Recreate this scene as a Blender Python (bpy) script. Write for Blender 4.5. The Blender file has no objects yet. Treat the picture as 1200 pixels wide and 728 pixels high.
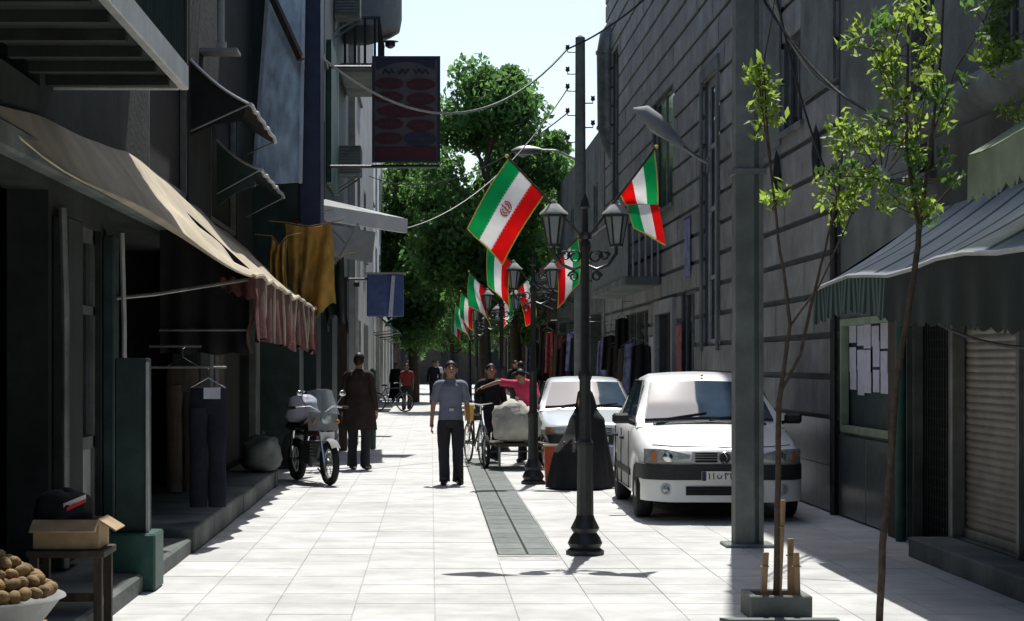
import bpy, bmesh, math, random
import numpy as np
from mathutils import Vector, Matrix, noise
random.seed(7)
R = math.radians
sc = bpy.context.scene
col = sc.collection

# ------------------------------------------------------------------ camera, sky, sun, exposure
FPX, VX, VY, EYE = 2200.0, 505.0, 426.0, 1.65      # focal length in photo pixels, vanishing point, eye height
cd = bpy.data.cameras.new('camera'); cam = bpy.data.objects.new('camera', cd); col.objects.link(cam)
cam.location = (0, 0, EYE); cam.rotation_euler = (R(90), 0, 0)
cd.lens = 36 * FPX / 1200; cd.sensor_width = 36
cd.shift_x = (600 - VX) / 1200; cd.shift_y = (VY - 364) / 1200
cd.clip_end = 3000; cd.clip_start = 0.1
sc.camera = cam
SUN = Vector((0.084, 0.50, 1.0)).normalized()
world = bpy.data.worlds.new('World'); sc.world = world; world.use_nodes = True
wn = world.node_tree.nodes; wl = world.node_tree.links; wn.clear()
sky = wn.new('ShaderNodeTexSky'); sky.sky_type = 'NISHITA'; sky.sun_disc = False
sky.sun_elevation = math.asin(SUN.z); sky.sun_rotation = math.atan2(SUN.x, SUN.y)
sky.dust_density = 2.0; sky.air_density = 1.0; sky.ozone_density = 1.0
bg = wn.new('ShaderNodeBackground'); bg.inputs['Strength'].default_value = 0.125
wo = wn.new('ShaderNodeOutputWorld')
wl.new(sky.outputs[0], bg.inputs[0]); wl.new(bg.outputs[0], wo.inputs[0])
sd = bpy.data.lights.new('sun', 'SUN'); sd.energy = 4.2; sd.angle = R(0.53); sd.color = (1.0, 0.975, 0.93)
sun = bpy.data.objects.new('sun', sd); col.objects.link(sun)
sun.rotation_euler = (-SUN).to_track_quat('-Z', 'Y').to_euler()
sun.location = (5, 20, 40)
sc.view_settings.view_transform = 'Standard'; sc.view_settings.look = 'None'
sc.view_settings.gamma = 1.0; sc.view_settings.exposure = 0.6
sc.view_settings.use_curve_mapping = False
sc.cycles.max_bounces = 6

# ------------------------------------------------------------------ materials
def mat(name, c, rough=.8, var=.25, scale=5., metal=0., bump=.15, bscale=40., spec=.35, stain=.0, orand=0., trans=0., tint=None, stretch=(1, 1, 1)):
    m = bpy.data.materials.new(name); m.use_nodes = True
    n = m.node_tree.nodes; l = m.node_tree.links
    b = n['Principled BSDF']; out = n['Material Output']
    geo = n.new('ShaderNodeNewGeometry')
    mp = n.new('ShaderNodeMapping'); mp.inputs['Scale'].default_value = stretch
    l.new(geo.outputs['Position'], mp.inputs[0])
    tx = n.new('ShaderNodeTexNoise'); tx.inputs['Scale'].default_value = scale; tx.inputs['Detail'].default_value = 6
    l.new(mp.outputs[0], tx.inputs[0])
    mr = n.new('ShaderNodeMapRange'); mr.inputs[1].default_value = .3; mr.inputs[2].default_value = .7
    mr.inputs[3].default_value = 1 - var; mr.inputs[4].default_value = 1 + var
    l.new(tx.outputs[0], mr.inputs[0])
    val = mr.outputs[0]
    if orand:
        oi = n.new('ShaderNodeObjectInfo'); m2 = n.new('ShaderNodeMapRange')
        m2.inputs[3].default_value = 1 - orand; m2.inputs[4].default_value = 1 + orand
        l.new(oi.outputs['Random'], m2.inputs[0])
        mu = n.new('ShaderNodeMath'); mu.operation = 'MULTIPLY'
        l.new(val, mu.inputs[0]); l.new(m2.outputs[0], mu.inputs[1]); val = mu.outputs[0]
    if stain:
        t2 = n.new('ShaderNodeTexNoise'); t2.inputs['Scale'].default_value = .9; t2.inputs['Detail'].default_value = 8; t2.inputs['Roughness'].default_value = .7
        l.new(geo.outputs['Position'], t2.inputs[0])
        m3 = n.new('ShaderNodeMapRange'); m3.inputs[1].default_value = .42; m3.inputs[2].default_value = .62
        m3.inputs[3].default_value = 1 - stain; m3.inputs[4].default_value = 1
        l.new(t2.outputs[0], m3.inputs[0])
        mu = n.new('ShaderNodeMath'); mu.operation = 'MULTIPLY'
        l.new(val, mu.inputs[0]); l.new(m3.outputs[0], mu.inputs[1]); val = mu.outputs[0]
    vm = n.new('ShaderNodeVectorMath'); vm.operation = 'SCALE'
    vm.inputs[0].default_value = c[:3]; l.new(val, vm.inputs['Scale'])
    l.new(vm.outputs[0], b.inputs['Base Color'])
    b.inputs['Roughness'].default_value = rough; b.inputs['Metallic'].default_value = metal
    b.inputs['Specular IOR Level'].default_value = spec
    if bump:
        t3 = n.new('ShaderNodeTexNoise'); t3.inputs['Scale'].default_value = bscale; t3.inputs['Detail'].default_value = 4
        l.new(geo.outputs['Position'], t3.inputs[0])
        bp = n.new('ShaderNodeBump'); bp.inputs['Strength'].default_value = bump; bp.inputs['Distance'].default_value = .02
        l.new(t3.outputs[0], bp.inputs['Height']); l.new(bp.outputs[0], b.inputs['Normal'])
    if trans:
        tr = n.new('ShaderNodeBsdfTranslucent'); mx = n.new('ShaderNodeMixShader'); mx.inputs[0].default_value = trans
        if tint:
            v2 = n.new('ShaderNodeVectorMath'); v2.operation = 'SCALE'; v2.inputs[0].default_value = tint; l.new(val, v2.inputs['Scale'])
            l.new(v2.outputs[0], tr.inputs[0])
        else: l.new(vm.outputs[0], tr.inputs[0])
        l.new(b.outputs[0], mx.inputs[1]); l.new(tr.outputs[0], mx.inputs[2]); l.new(mx.outputs[0], out.inputs[0])
    return m
M = {}
M['slab'] = mat('paving_stone', (.47, .475, .46), .75, .12, 3, bump=.12, bscale=60, orand=.06, stain=.2)
M['joint'] = mat('paving_joint', (.37, .37, .36), .9, .3, 6)
M['road'] = mat('far_paving', (.46, .46, .44), .8, .15, 2, stain=.15)
M['grate'] = mat('drain_concrete', (.17, .19, .18), .85, .2, 8, orand=.12)
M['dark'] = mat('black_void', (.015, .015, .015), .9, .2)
M['stone'] = mat('cladding_stone', (.25, .25, .24), .6, .22, 2.5, bump=.2, bscale=25, stain=.3, orand=.12)
M['band'] = mat('dark_stone_band', (.05, .06, .065), .6, .3, 3)
M['granite'] = mat('polished_stone', (.11, .125, .12), .28, .3, 9, bump=.05, spec=.5, orand=.1, stain=.25)
M['plaster'] = mat('grey_plaster', (.15, .17, .16), .9, .22, 2, bump=.3, bscale=18, stain=.4)
M['pale'] = mat('pale_plaster', (.30, .31, .30), .9, .15, 2, bump=.2, bscale=18, stain=.25)
M['white'] = mat('white_plaster', (.68, .68, .66), .85, .1, 2, stain=.15)
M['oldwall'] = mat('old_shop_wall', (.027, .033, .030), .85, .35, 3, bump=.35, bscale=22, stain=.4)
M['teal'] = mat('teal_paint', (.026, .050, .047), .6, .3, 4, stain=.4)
M['green'] = mat('green_paint', (.03, .09, .07), .5, .3, 5, stain=.3)
M['wood'] = mat('weathered_wood', (.055, .042, .03), .75, .35, 5, bump=.3, stretch=(6, 6, .6), bscale=30, stain=.3)
M['bwood'] = mat('stake_wood', (.28, .19, .10), .7, .3, 8, stretch=(5, 5, .7))
M['steel'] = mat('grey_metal', (.22, .23, .22), .45, .25, 6, metal=.6, stain=.3)
M['alu'] = mat('pale_aluminium', (.45, .46, .45), .4, .15, 6, metal=.5)
M['shutter'] = mat('roller_shutter', (.30, .275, .25), .5, .15, 4, metal=.2, stain=.25)
M['iron'] = mat('black_cast_iron', (.018, .02, .02), .42, .3, 20, bump=.2, bscale=60, spec=.5)
M['concrete'] = mat('pole_concrete', (.18, .20, .185), .85, .2, 5, bump=.3, bscale=30, stain=.3)
M['bark'] = mat('sapling_bark', (.075, .055, .04), .9, .35, 20, bump=.6, bscale=50)
M['canvas'] = mat('cream_canvas', (.58, .51, .38), .9, .14, 3, bump=.3, bscale=12, stain=.25, trans=.12)
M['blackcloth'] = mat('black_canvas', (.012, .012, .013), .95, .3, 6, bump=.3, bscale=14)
M['redcloth'] = mat('faded_red_valance', (.13, .042, .034), .9, .4, 7, bump=.3, bscale=20, stain=.4, trans=.08)
M['stripe_w'] = mat('pale_awning_cloth', (.55, .6, .58), .9, .12, 4, stain=.2, trans=.15)
M['stripe_g'] = mat('grey_green_awning_cloth', (.09, .15, .13), .9, .2, 4, stain=.2, trans=.1)
M['greencanvas'] = mat('pale_green_canvas', (.30, .36, .25), .9, .15, 4, stain=.2, trans=.2)
M['darkgreen'] = mat('dark_green_canvas', (.012, .020, .017), .9, .2, 6)
M['ochre'] = mat('ochre_cloth', (.42, .25, .055), .9, .25, 6, bump=.3, bscale=15, trans=.2)
M['blue'] = mat('blue_paint', (.02, .03, .07), .5, .25, 5, stain=.2)
M['bluecloth'] = mat('blue_cloth', (.09, .13, .28), .9, .2, 6, trans=.2)
M['silver'] = mat('silver_panel', (.42, .47, .46), .3, .35, 2.2, metal=.35, bump=.05, bscale=4, stretch=(4, 4, .5))
M['signgrey'] = mat('sign_grey', (.10, .092, .097), .7, .1, 4)
M['signred'] = mat('sign_dark_red', (.07, .013, .015), .6, .15, 6)
M['signnavy'] = mat('sign_navy', (.025, .028, .05), .6, .15, 6)
M['skin'] = mat('skin', (.33, .19, .13), .6, .08, 10, bump=.02)
M['hair'] = mat('black_hair', (.012, .010, .010), .55, .3, 60)
M['shirt'] = mat('grey_blue_shirt', (.16, .175, .23), .9, .12, 12, bump=.2, bscale=25)
M['trousers'] = mat('dark_trousers', (.022, .022, .028), .9, .2, 12, bump=.2, bscale=25)
M['navy'] = mat('navy_cloth', (.011, .013, .024), .9, .25, 10, bump=.2, bscale=25)
M['brownblack'] = mat('dark_brown_coat', (.030, .018, .016), .9, .3, 9, bump=.25, bscale=20)
M['black'] = mat('black_cloth', (.010, .010, .012), .85, .3, 9, bump=.25, bscale=20)
M['pink'] = mat('crimson_shirt', (.55, .05, .12), .9, .15, 9, bump=.2)
M['red'] = mat('dark_red_shirt', (.28, .04, .04), .9, .15, 9, bump=.2)
M['shoe'] = mat('black_shoe', (.015, .013, .012), .4, .2)
M['carwhite'] = mat('white_car_paint', (.78, .79, .78), .18, .02, 3, bump=0, spec=.5)
M['carsilver'] = mat('pale_silver_car_paint', (.55, .60, .62), .2, .03, 3, bump=0, metal=.15, spec=.5)
M['glass'] = mat('car_glass', (.03, .055, .085), .03, .3, 2.5, bump=0, spec=.9)
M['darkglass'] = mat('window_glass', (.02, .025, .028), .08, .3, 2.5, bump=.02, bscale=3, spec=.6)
M['plastic'] = mat('black_plastic', (.02, .022, .024), .5, .2, 20)
M['rubber'] = mat('tyre_rubber', (.015, .015, .015), .85, .3, 20)
M['chrome'] = mat('chrome', (.6, .6, .6), .18, .1, metal=1., bump=0)
M['lamp'] = mat('headlamp_glass', (.38, .42, .43), .08, .4, 18, bump=.1, bscale=40, metal=.35, spec=.8)
M['amber'] = mat('amber_lens', (.45, .16, .05), .2, .1)
M['plate'] = mat('number_plate_white', (.75, .75, .72), .5, .05)
M['orange'] = mat('orange_red_plastic', (.55, .09, .03), .45, .15, 8)
M['yellow'] = mat('yellow_plastic', (.75, .42, .03), .5, .15, 8)
M['lilac'] = mat('lilac_plastic', (.30, .29, .45), .5, .15, 8)
M['sack'] = mat('pale_sack', (.40, .39, .34), .9, .15, 8, bump=.5, bscale=16)
M['paper'] = mat('paper', (.50, .50, .58), .9, .1, 12)
M['kiwi'] = mat('brown_fruit', (.20, .125, .05), .75, .3, 30, bump=.3, bscale=120, orand=.22)
M['card'] = mat('cardboard', (.33, .24, .14), .9, .2, 8)
M['fgreen'] = mat('flag_green', (.01, .30, .13), .8, .08, 9, trans=.5, tint=(.02, .6, .26))
M['fwhite'] = mat('flag_white', (.8, .8, .8), .8, .05, 9, trans=.5, tint=(.95, .95, .95))
M['fred'] = mat('flag_red', (.60, .02, .02), .8, .08, 9, trans=.5, tint=(.95, .03, .03))
M['fringe'] = mat('yellow_fringe', (.75, .68, .2), .8, .15, 50, trans=.4)
M['emblem'] = mat('red_print', (.55, .03, .04), .8, .05)
M['leaf_bright'] = mat('sunlit_leaf', (.10, .17, .03), .5, .35, 9, bump=0, trans=.5, tint=(.36, .50, .08))  # sapling leaves against the sun: backlit brightness put into the colour
M['leaf_dark'] = mat('shaded_leaf', (.045, .10, .025), .5, .4, 9, bump=0, trans=.4, tint=(.16, .30, .06))  # darker copy of the sapling leaf, shade put into the colour
M['leaf_tree'] = mat('street_tree_leaf', (.04, .10, .028), .6, .5, 1.2, bump=0, trans=.5, tint=(.15, .30, .075))
M['lens'] = mat('frosted_lamp_glass', (.35, .40, .38), .25, .1, bump=0, trans=.4)
M['poster'] = mat('poster_violet', (.16, .17, .30), .7, .6, 7, bump=0)
M['poster2'] = mat('poster_red', (.30, .07, .07), .7, .6, 9, bump=0)
m_ = bpy.data.materials.new('clear_plastic'); m_.use_nodes = True; b0 = m_.node_tree.nodes['Principled BSDF']
b0.inputs['Base Color'].default_value = (.75, .82, .85, 1); b0.inputs['Roughness'].default_value = .12; b0.inputs['Transmission Weight'].default_value = .85; b0.inputs['IOR'].default_value = 1.1
M['clear'] = m_

# ------------------------------------------------------------------ mesh building
class MB:
    def __init__(s): s.v = []; s.f = []; s.mi = []
    def add(s, vs, fs, mi=0):
        o = len(s.v); s.v += [tuple(v) for v in vs]; s.f += [tuple(i + o for i in f) for f in fs]; s.mi += [mi] * len(fs); return s
    def box(s, a, b, mi=0):
        x0, x1 = sorted((a[0], b[0])); y0, y1 = sorted((a[1], b[1])); z0, z1 = sorted((a[2], b[2]))
        return s.add([(x0, y0, z0), (x1, y0, z0), (x1, y1, z0), (x0, y1, z0), (x0, y0, z1), (x1, y0, z1), (x1, y1, z1), (x0, y1, z1)],
                     [(0, 3, 2, 1), (4, 5, 6, 7), (0, 1, 5, 4), (1, 2, 6, 5), (2, 3, 7, 6), (3, 0, 4, 7)], mi)
    def obox(s, c, size, mat3, mi=0):
        t = MB().box((-size[0] / 2, -size[1] / 2, -size[2] / 2), (size[0] / 2, size[1] / 2, size[2] / 2))
        return s.add([Vector(c) + mat3 @ Vector(v) for v in t.v], t.f, mi)
    def beam(s, p, q, w, h, mi=0):
        p, q = Vector(p), Vector(q); d = q - p
        return s.obox((p + q) / 2, (w, h, d.length), d.to_track_quat('Z', 'Y').to_matrix(), mi)
    def tube(s, pts, r, n=8, mi=0, cap=True, sy=1.0):
        pts = [Vector(p) for p in pts]
        rs = [r] * len(pts) if not hasattr(r, '__len__') else r
        vs = []; u = None
        for i, p in enumerate(pts):
            d = (pts[min(i + 1, len(pts) - 1)] - pts[max(i - 1, 0)])
            if d.length < 1e-9: d = Vector((0, 0, 1))
            d.normalize()
            if u is None: u = d.orthogonal().normalized()
            else:
                u = (u - d * u.dot(d))
                u = u.normalized() if u.length > 1e-6 else d.orthogonal().normalized()
            w = d.cross(u)
            for k in range(n):
                a = 2 * math.pi * k / n
                vs.append(p + u * math.cos(a) * rs[i] + w * math.sin(a) * rs[i] * sy)
        fs = []
        for i in range(len(pts) - 1):
            for k in range(n):
                fs.append((i * n + k, i * n + (k + 1) % n, (i + 1) * n + (k + 1) % n, (i + 1) * n + k))
        if cap: fs += [tuple(range(n - 1, -1, -1)), tuple(range((len(pts) - 1) * n, len(pts) * n))]
        return s.add(vs, fs, mi)
    def lathe(s, prof, c=(0, 0, 0), n=16, mi=0, axis='z', sx=1., sy=1., flute=0):
        vs = []
        for r, z in prof:
            for k in range(n):
                a = 2 * math.pi * k / n
                rr = r * (1 + (flute if k % 2 else 0))
                p = (rr * math.cos(a) * sx, rr * math.sin(a) * sy, z)
                if axis == 'x': p = (p[2], p[0], p[1])
                if axis == 'y': p = (p[0], p[2], p[1])
                vs.append((c[0] + p[0], c[1] + p[1], c[2] + p[2]))
        fs = []
        for i in range(len(prof) - 1):
            for k in range(n): fs.append((i * n + k, i * n + (k + 1) % n, (i + 1) * n + (k + 1) % n, (i + 1) * n + k))
        fs += [tuple(range(n - 1, -1, -1)), tuple(range((len(prof) - 1) * n, len(prof) * n))]
        return s.add(vs, fs, mi)
    def prism(s, poly, off, mi=0):
        n = len(poly); off = Vector(off); p = [Vector(a) for a in poly]
        vs = p + [a + off for a in p]
        fs = [tuple(range(n - 1, -1, -1)), tuple(range(n, 2 * n))] + [(i, (i + 1) % n, n + (i + 1) % n, n + i) for i in range(n)]
        return s.add(vs, fs, mi)
    def grid(s, fn, nu, nv, mi=0):
        vs = [fn(i / nu, j / nv) for i in range(nu + 1) for j in range(nv + 1)]
        fs = [(i * (nv + 1) + j, i * (nv + 1) + j + 1, (i + 1) * (nv + 1) + j + 1, (i + 1) * (nv + 1) + j) for i in range(nu) for j in range(nv)]
        if callable(mi):
            o = len(s.v); s.v += [tuple(v) for v in vs]; s.f += [tuple(i + o for i in f) for f in fs]
            s.mi += [mi((i + .5) / nu, (j + .5) / nv) for i in range(nu) for j in range(nv)]; return s
        return s.add(vs, fs, mi)
    def sheet(s, fn, nu, nv, th=.006, mi=0):          # a cloth with thickness
        g = [[Vector(fn(i / nu, j / nv)) for j in range(nv + 1)] for i in range(nu + 1)]
        def N(i, j):
            a = g[min(i + 1, nu)][j] - g[max(i - 1, 0)][j]; b = g[i][min(j + 1, nv)] - g[i][max(j - 1, 0)]
            c = a.cross(b); return c.normalized() if c.length > 1e-9 else Vector((0, 0, 1))
        top = [g[i][j] + N(i, j) * th / 2 for i in range(nu + 1) for j in range(nv + 1)]
        bot = [g[i][j] - N(i, j) * th / 2 for i in range(nu + 1) for j in range(nv + 1)]
        K = (nu + 1) * (nv + 1); I = lambda i, j: i * (nv + 1) + j
        mf = mi if callable(mi) else (lambda u, v: mi)
        o = len(s.v); s.v += [tuple(v) for v in top + bot]
        def F(f, m): s.f.append(tuple(k + o for k in f)); s.mi.append(m)
        for i in range(nu):
            for j in range(nv):
                m = mf((i + .5) / nu, (j + .5) / nv)
                F((I(i, j), I(i + 1, j), I(i + 1, j + 1), I(i, j + 1)), m)
                F((K + I(i, j), K + I(i, j + 1), K + I(i + 1, j + 1), K + I(i + 1, j)), m)
        for i in range(nu):
            for j in (0, nv):
                F((I(i, j), I(i + 1, j), K + I(i + 1, j), K + I(i, j)), mf((i + .5) / nu, min(max(j / nv, .01), .99)))
        for j in range(nv):
            for i in (0, nu):
                F((I(i, j), I(i, j + 1), K + I(i, j + 1), K + I(i, j)), mf(min(max(i / nu, .01), .99), (j + .5) / nv))
        return s
    def loft(s, pts, rx, ry, side=(1, 0, 0), n=18, mi=0, wob=0.):
        pts = [Vector(p) for p in pts]; sd = Vector(side); vs = []
        for i, p in enumerate(pts):
            d = (pts[min(i + 1, len(pts) - 1)] - pts[max(i - 1, 0)]).normalized(); u = (sd - d * sd.dot(d)).normalized(); w = d.cross(u)
            for k in range(n):
                a = 2 * math.pi * k / n; q = 1 + wob * noise.noise((math.cos(a) * 2 + p.x * 9, math.sin(a) * 2 + p.y * 9, p.z * 7))
                vs.append(p + u * math.cos(a) * rx[i] * q + w * math.sin(a) * ry[i] * q)
        fs = [(i * n + k, i * n + (k + 1) % n, (i + 1) * n + (k + 1) % n, (i + 1) * n + k) for i in range(len(pts) - 1) for k in range(n)]
        fs += [tuple(range(n - 1, -1, -1)), tuple(range((len(pts) - 1) * n, len(pts) * n))]
        return s.add(vs, fs, mi)
    def ball(s, c, r, n=10, mi=0):
        r = (r, r, r) if not hasattr(r, '__len__') else r
        prof = [(max(.001, math.sin(math.pi * i / (n // 2 + 1))), -math.cos(math.pi * i / (n // 2 + 1))) for i in range(n // 2 + 2)]
        t = MB().lathe(prof, n=n)
        return s.add([(c[0] + v[0] * r[0], c[1] + v[1] * r[1], c[2] + v[2] * r[2]) for v in t.v], t.f, mi)
    def torus(s, c, Rr, r, axis='x', n=24, m=8, mi=0):
        vs = []
        for i in range(n):
            a = 2 * math.pi * i / n
            for j in range(m):
                b = 2 * math.pi * j / m; q = Rr + r * math.cos(b); z = r * math.sin(b)
                p = {'x': (z, q * math.cos(a), q * math.sin(a)), 'y': (q * math.cos(a), z, q * math.sin(a)), 'z': (q * math.cos(a), q * math.sin(a), z)}[axis]
                vs.append((c[0] + p[0], c[1] + p[1], c[2] + p[2]))
        fs = [(i * m + j, ((i + 1) % n) * m + j, ((i + 1) % n) * m + (j + 1) % m, i * m + (j + 1) % m) for i in range(n) for j in range(m)]
        return s.add(vs, fs, mi)
    def build(s, name, mats, parent=None, loc=(0, 0, 0), world=False, smooth=False, bev=0., kind=None):
        me = bpy.data.meshes.new(name)
        off = Vector((0, 0, 0))
        if world and parent is not None: off = wloc(parent)
        elif world: off = Vector(loc)
        me.from_pydata([(v[0] - off.x, v[1] - off.y, v[2] - off.z) for v in s.v], [], s.f)
        ml = mats if isinstance(mats, (list, tuple)) else [mats]
        for m in ml: me.materials.append(M[m] if isinstance(m, str) else m)
        if len(ml) > 1: me.polygons.foreach_set('material_index', s.mi)
        bm = bmesh.new(); bm.from_mesh(me)
        bmesh.ops.recalc_face_normals(bm, faces=bm.faces)
        if bev: bmesh.ops.bevel(bm, geom=bm.edges[:], offset=bev, segments=1, affect='EDGES', clamp_overlap=True)
        bm.to_mesh(me); bm.free()
        if smooth:
            me.polygons.foreach_set('use_smooth', [True] * len(me.polygons))
            me.set_sharp_from_angle(angle=R(smooth if smooth is not True else 40))
        me.update()
        o = bpy.data.objects.new(name, me); col.objects.link(o)
        if parent is not None: o.parent = parent
        else: o.location = loc
        if kind: o['kind'] = kind
        return o
def wloc(o):
    v = Vector((0, 0, 0))
    while o is not None: v += Vector(o.location); o = o.parent
    return v
def tag(o, label=None, cat=None, group=None, kind=None):
    if label: o['label'] = label
    if cat: o['category'] = cat
    if group: o['group'] = group
    if kind: o['kind'] = kind
    return o
def thing(name, label, cat, loc=(0, 0, 0), rz=0, group=None):
    o = bpy.data.objects.new(name, None); col.objects.link(o); o.empty_display_size = .2
    o.location = loc; o.rotation_euler = (0, 0, rz)
    return tag(o, label, cat, group)
KIDS = {}
def copy_tree(o, parent=None):
    c = o.copy(); col.objects.link(c); c.parent = parent
    for ch in [k for k in bpy.data.objects if k.parent == o]: copy_tree(ch, c)
    return c
def at(px, py, s): return Vector(((px - VX) / s, FPX / s, EYE + (VY - py) / s))   # photo pixel at a distance of FPX / s metres
def onx(px, py, X):                                                              # photo pixel on the street-side plane x = X
    s = (px - VX) / X; return Vector((X, FPX / s, EYE + (VY - py) / s))
def B(name, a, b, m, parent, bev=0., **k): return MB().box(a, b).build(name, m, parent, world=True, bev=bev, **k)

def facade(parent, name, m, X0, X1, y0, y1, z0, z1, holes):
    """wall slab between X0 and X1 with rectangular openings (ya, yb, za, zb)"""
    ys = sorted({y0, y1} | {h[i] for h in holes for i in (0, 1) if y0 < h[i] < y1})
    zs = sorted({z0, z1} | {h[i] for h in holes for i in (2, 3) if z0 < h[i] < z1})
    mb = MB()
    for j in range(len(zs) - 1):
        run = None
        for i in range(len(ys) - 1):
            cy, cz = (ys[i] + ys[i + 1]) / 2, (zs[j] + zs[j + 1]) / 2
            solid = not any(h[0] < cy < h[1] and h[2] < cz < h[3] for h in holes)
            if solid: run = (run[0] if run else ys[i], ys[i + 1])
            if run and (not solid or i == len(ys) - 2):
                mb.box((X0, run[0], zs[j]), (X1, run[1], zs[j + 1])); run = None
    return mb.build(name, m, parent, world=True)

# ------------------------------------------------------------------ ground, paving, drain
XL, XS, XR = -2.75, -2.06, 4.45          # left facade, front of the left step, right facade
def plane(name, x0, x1, y0, y1, z, m):
    mb = MB().add([(x0, y0, z), (x1, y0, z), (x1, y1, z), (x0, y1, z)], [(0, 1, 2, 3)])
    return tag(mb.build(name, m), kind='structure')
plane('ground', -600, 600, -300, 1500, -.03, 'road')
street = plane('street', -9, 9, -2, 61.2, -.007, 'joint')
plane('far_street', -9, 9, 61.2, 400, -.004, 'road')
cols = [(-3.3, -2.68)] + [(-2.68 + .541 * i, -2.68 + .541 * (i + 1)) for i in range(6)] + [(.566, 1.106)] + [(1.106 + .558 * i, 1.106 + .558 * (i + 1)) for i in range(6)]
DR0, DR1 = 16.2, 32.7
sl = MB(); g = .004; b_ = .006
sl.add([(g, g, -.03), (1 - g, g, -.03), (1 - g, 1 - g, -.03), (g, 1 - g, -.03), (g, g, -.004), (1 - g, g, -.004), (1 - g, 1 - g, -.004), (g, 1 - g, -.004),
        (g + b_, g + b_, 0), (1 - g - b_, g + b_, 0), (1 - g - b_, 1 - g - b_, 0), (g + b_, 1 - g - b_, 0)],
       [(0, 1, 5, 4), (1, 2, 6, 5), (2, 3, 7, 6), (3, 0, 4, 7), (4, 5, 9, 8), (5, 6, 10, 9), (6, 7, 11, 10), (7, 4, 8, 11), (8, 9, 10, 11)])
proto = sl.build('paving_slab', 'slab', street)
far = MB(); first = True; count = 0
ROW = .55; rr = random.Random(3)
y = 3.0; row = 0
while y < 61.2:
    for ci, (c0, c1) in enumerate(cols):
        off = 0 if (ci % 2 == 0) else ROW * .5
        ys = y + off * 0
        if ci == 7 and DR0 - .3 < ys + ROW * .5 < DR1: continue
        if c1 < -2.2 and ys > 13: pass
        dz = rr.uniform(-.0015, .0015)
        if ys > 11.6 and count < 296 and c1 > -2.1:
            o = proto if first else proto.copy()
            if not first: col.objects.link(o); o.parent = street
            first = False; count += 1
            o.location = (c0, ys, dz + .007 * 0); o.scale = (c1 - c0, ROW, 1)
        else:
            far.add([(c0 + v[0] * (c1 - c0), ys + v[1] * ROW, v[2] + dz) for v in sl.v], sl.f)
    y += ROW; row += 1
far.build('paving_slabs', 'slab', street, kind='stuff')
drain = tag(MB().box((.575, DR0, -.03), (1.097, DR1, -.0045)).build('drain_channel', 'dark'), kind='structure')
gm = MB()
for k in range(5): gm.box((.006 + 0, .012 + k * .098, -.004), (.245, .012 + k * .098 + .082, .002))
gm.box((.006, .004, -.004), (.035, .498, .0005)); gm.box((.216, .004, -.004), (.245, .498, .0005))
gp = gm.build('grate', 'grate', drain, bev=0)
k = 0; y = DR0 + .02
while y < DR1 - .5:
    for x in (.580, .842):
        o = gp if k == 0 else gp.copy()
        if k: col.objects.link(o); o.parent = drain
        o.location = (x, y, 0); k += 1
    y += .51
B('drain_end', (.572, DR0 - .08, -.02), (1.1, DR0 - .008, -.001), 'slab', drain)

# ------------------------------------------------------------------ left row of buildings
def building(name, label, loc, group=None): return thing(name, label, 'building', loc, 0, group)
L1 = building('old_shop_house', 'dark old two-storey shop house behind the cream awning', (-5, 18, 0))
holes = [(9.2, 13.5, .22, 2.9), (14.35, 15.65, .05, 2.75), (16.0, 22.2, .22, 2.95), (24.2, 28.2, .2, 2.7), (18.3, 21.3, 3.45, 4.9), (23.5, 26.6, 3.4, 5.2), (10.5, 13.2, 3.6, 5.2)]
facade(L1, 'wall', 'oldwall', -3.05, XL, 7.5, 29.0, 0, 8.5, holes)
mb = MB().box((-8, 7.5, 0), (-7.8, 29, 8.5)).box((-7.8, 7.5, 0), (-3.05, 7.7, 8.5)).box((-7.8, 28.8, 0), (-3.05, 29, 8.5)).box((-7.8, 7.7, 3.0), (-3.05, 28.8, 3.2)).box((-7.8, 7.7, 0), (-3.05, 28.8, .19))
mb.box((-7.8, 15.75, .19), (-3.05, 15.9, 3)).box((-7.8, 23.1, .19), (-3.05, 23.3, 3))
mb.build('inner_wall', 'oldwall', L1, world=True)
B('roof', (-8.1, 7.4, 8.5), (-2.6, 29.1, 8.7), 'plaster', L1)
# piers, mouldings and conduits on the old facade
for (y0, y1, w, m) in [(13.62, 14.2, .12, 'oldwall'), (15.70, 15.95, .1, 'teal'), (22.3, 22.9, .14, 'plaster'), (23.2, 24.1, .1, 'wood'), (28.25, 28.9, .12, 'plaster')]:
    B('pier', (XL + .002, y0, .2), (XL + w, y1, 2.72), m, L1, bev=.012)
for (y, m, r) in [(13.3, 'steel', .03), (15.85, 'alu', .022), (22.6, 'steel', .035)]:
    MB().tube([(XL + .16, y, .2), (XL + .16, y, 2.0), (XL + .14, y, 2.75)], r, 8).build('conduit', m, L1, world=True, smooth=True)
B('string_course', (XL + .002, 7.6, 2.98), (XL + .13, 28.9, 3.16), 'plaster', L1, bev=.02)
# glazed door by the awning: frame, glass, pale lower panel
dr = MB(); y0, y1 = 14.35, 15.65
for (a, b) in [((y0, .05), (y0 + .09, 2.75)), ((y1 - .09, .05), (y1, 2.75)), ((y0, 2.64), (y1, 2.75)), ((y0, .95), (y1, 1.05)), ((y0, 2.05), (y1, 2.12)), ((y0 + .6, 1.05), (y0 + .66, 2.64))]:
    dr.box((XL - .12, a[0], a[1]), (XL - .05, b[0], b[1]))
door = dr.build('door', 'steel', L1, world=True)
B('panel', (XL - .10, y0 + .09, .1), (XL - .07, y1 - .09, .95), 'alu', door)
B('pane', (XL - .09, y0 + .09, 1.05), (XL - .08, y1 - .09, 2.64), 'darkglass', door)
MB().tube([(XL - .04, y0 + .16, 1.15), (XL + .02, y0 + .16, 1.17), (XL + .02, y0 + .3, 1.17)], .014, 6).build('handle', 'chrome', door, world=True)
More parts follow.
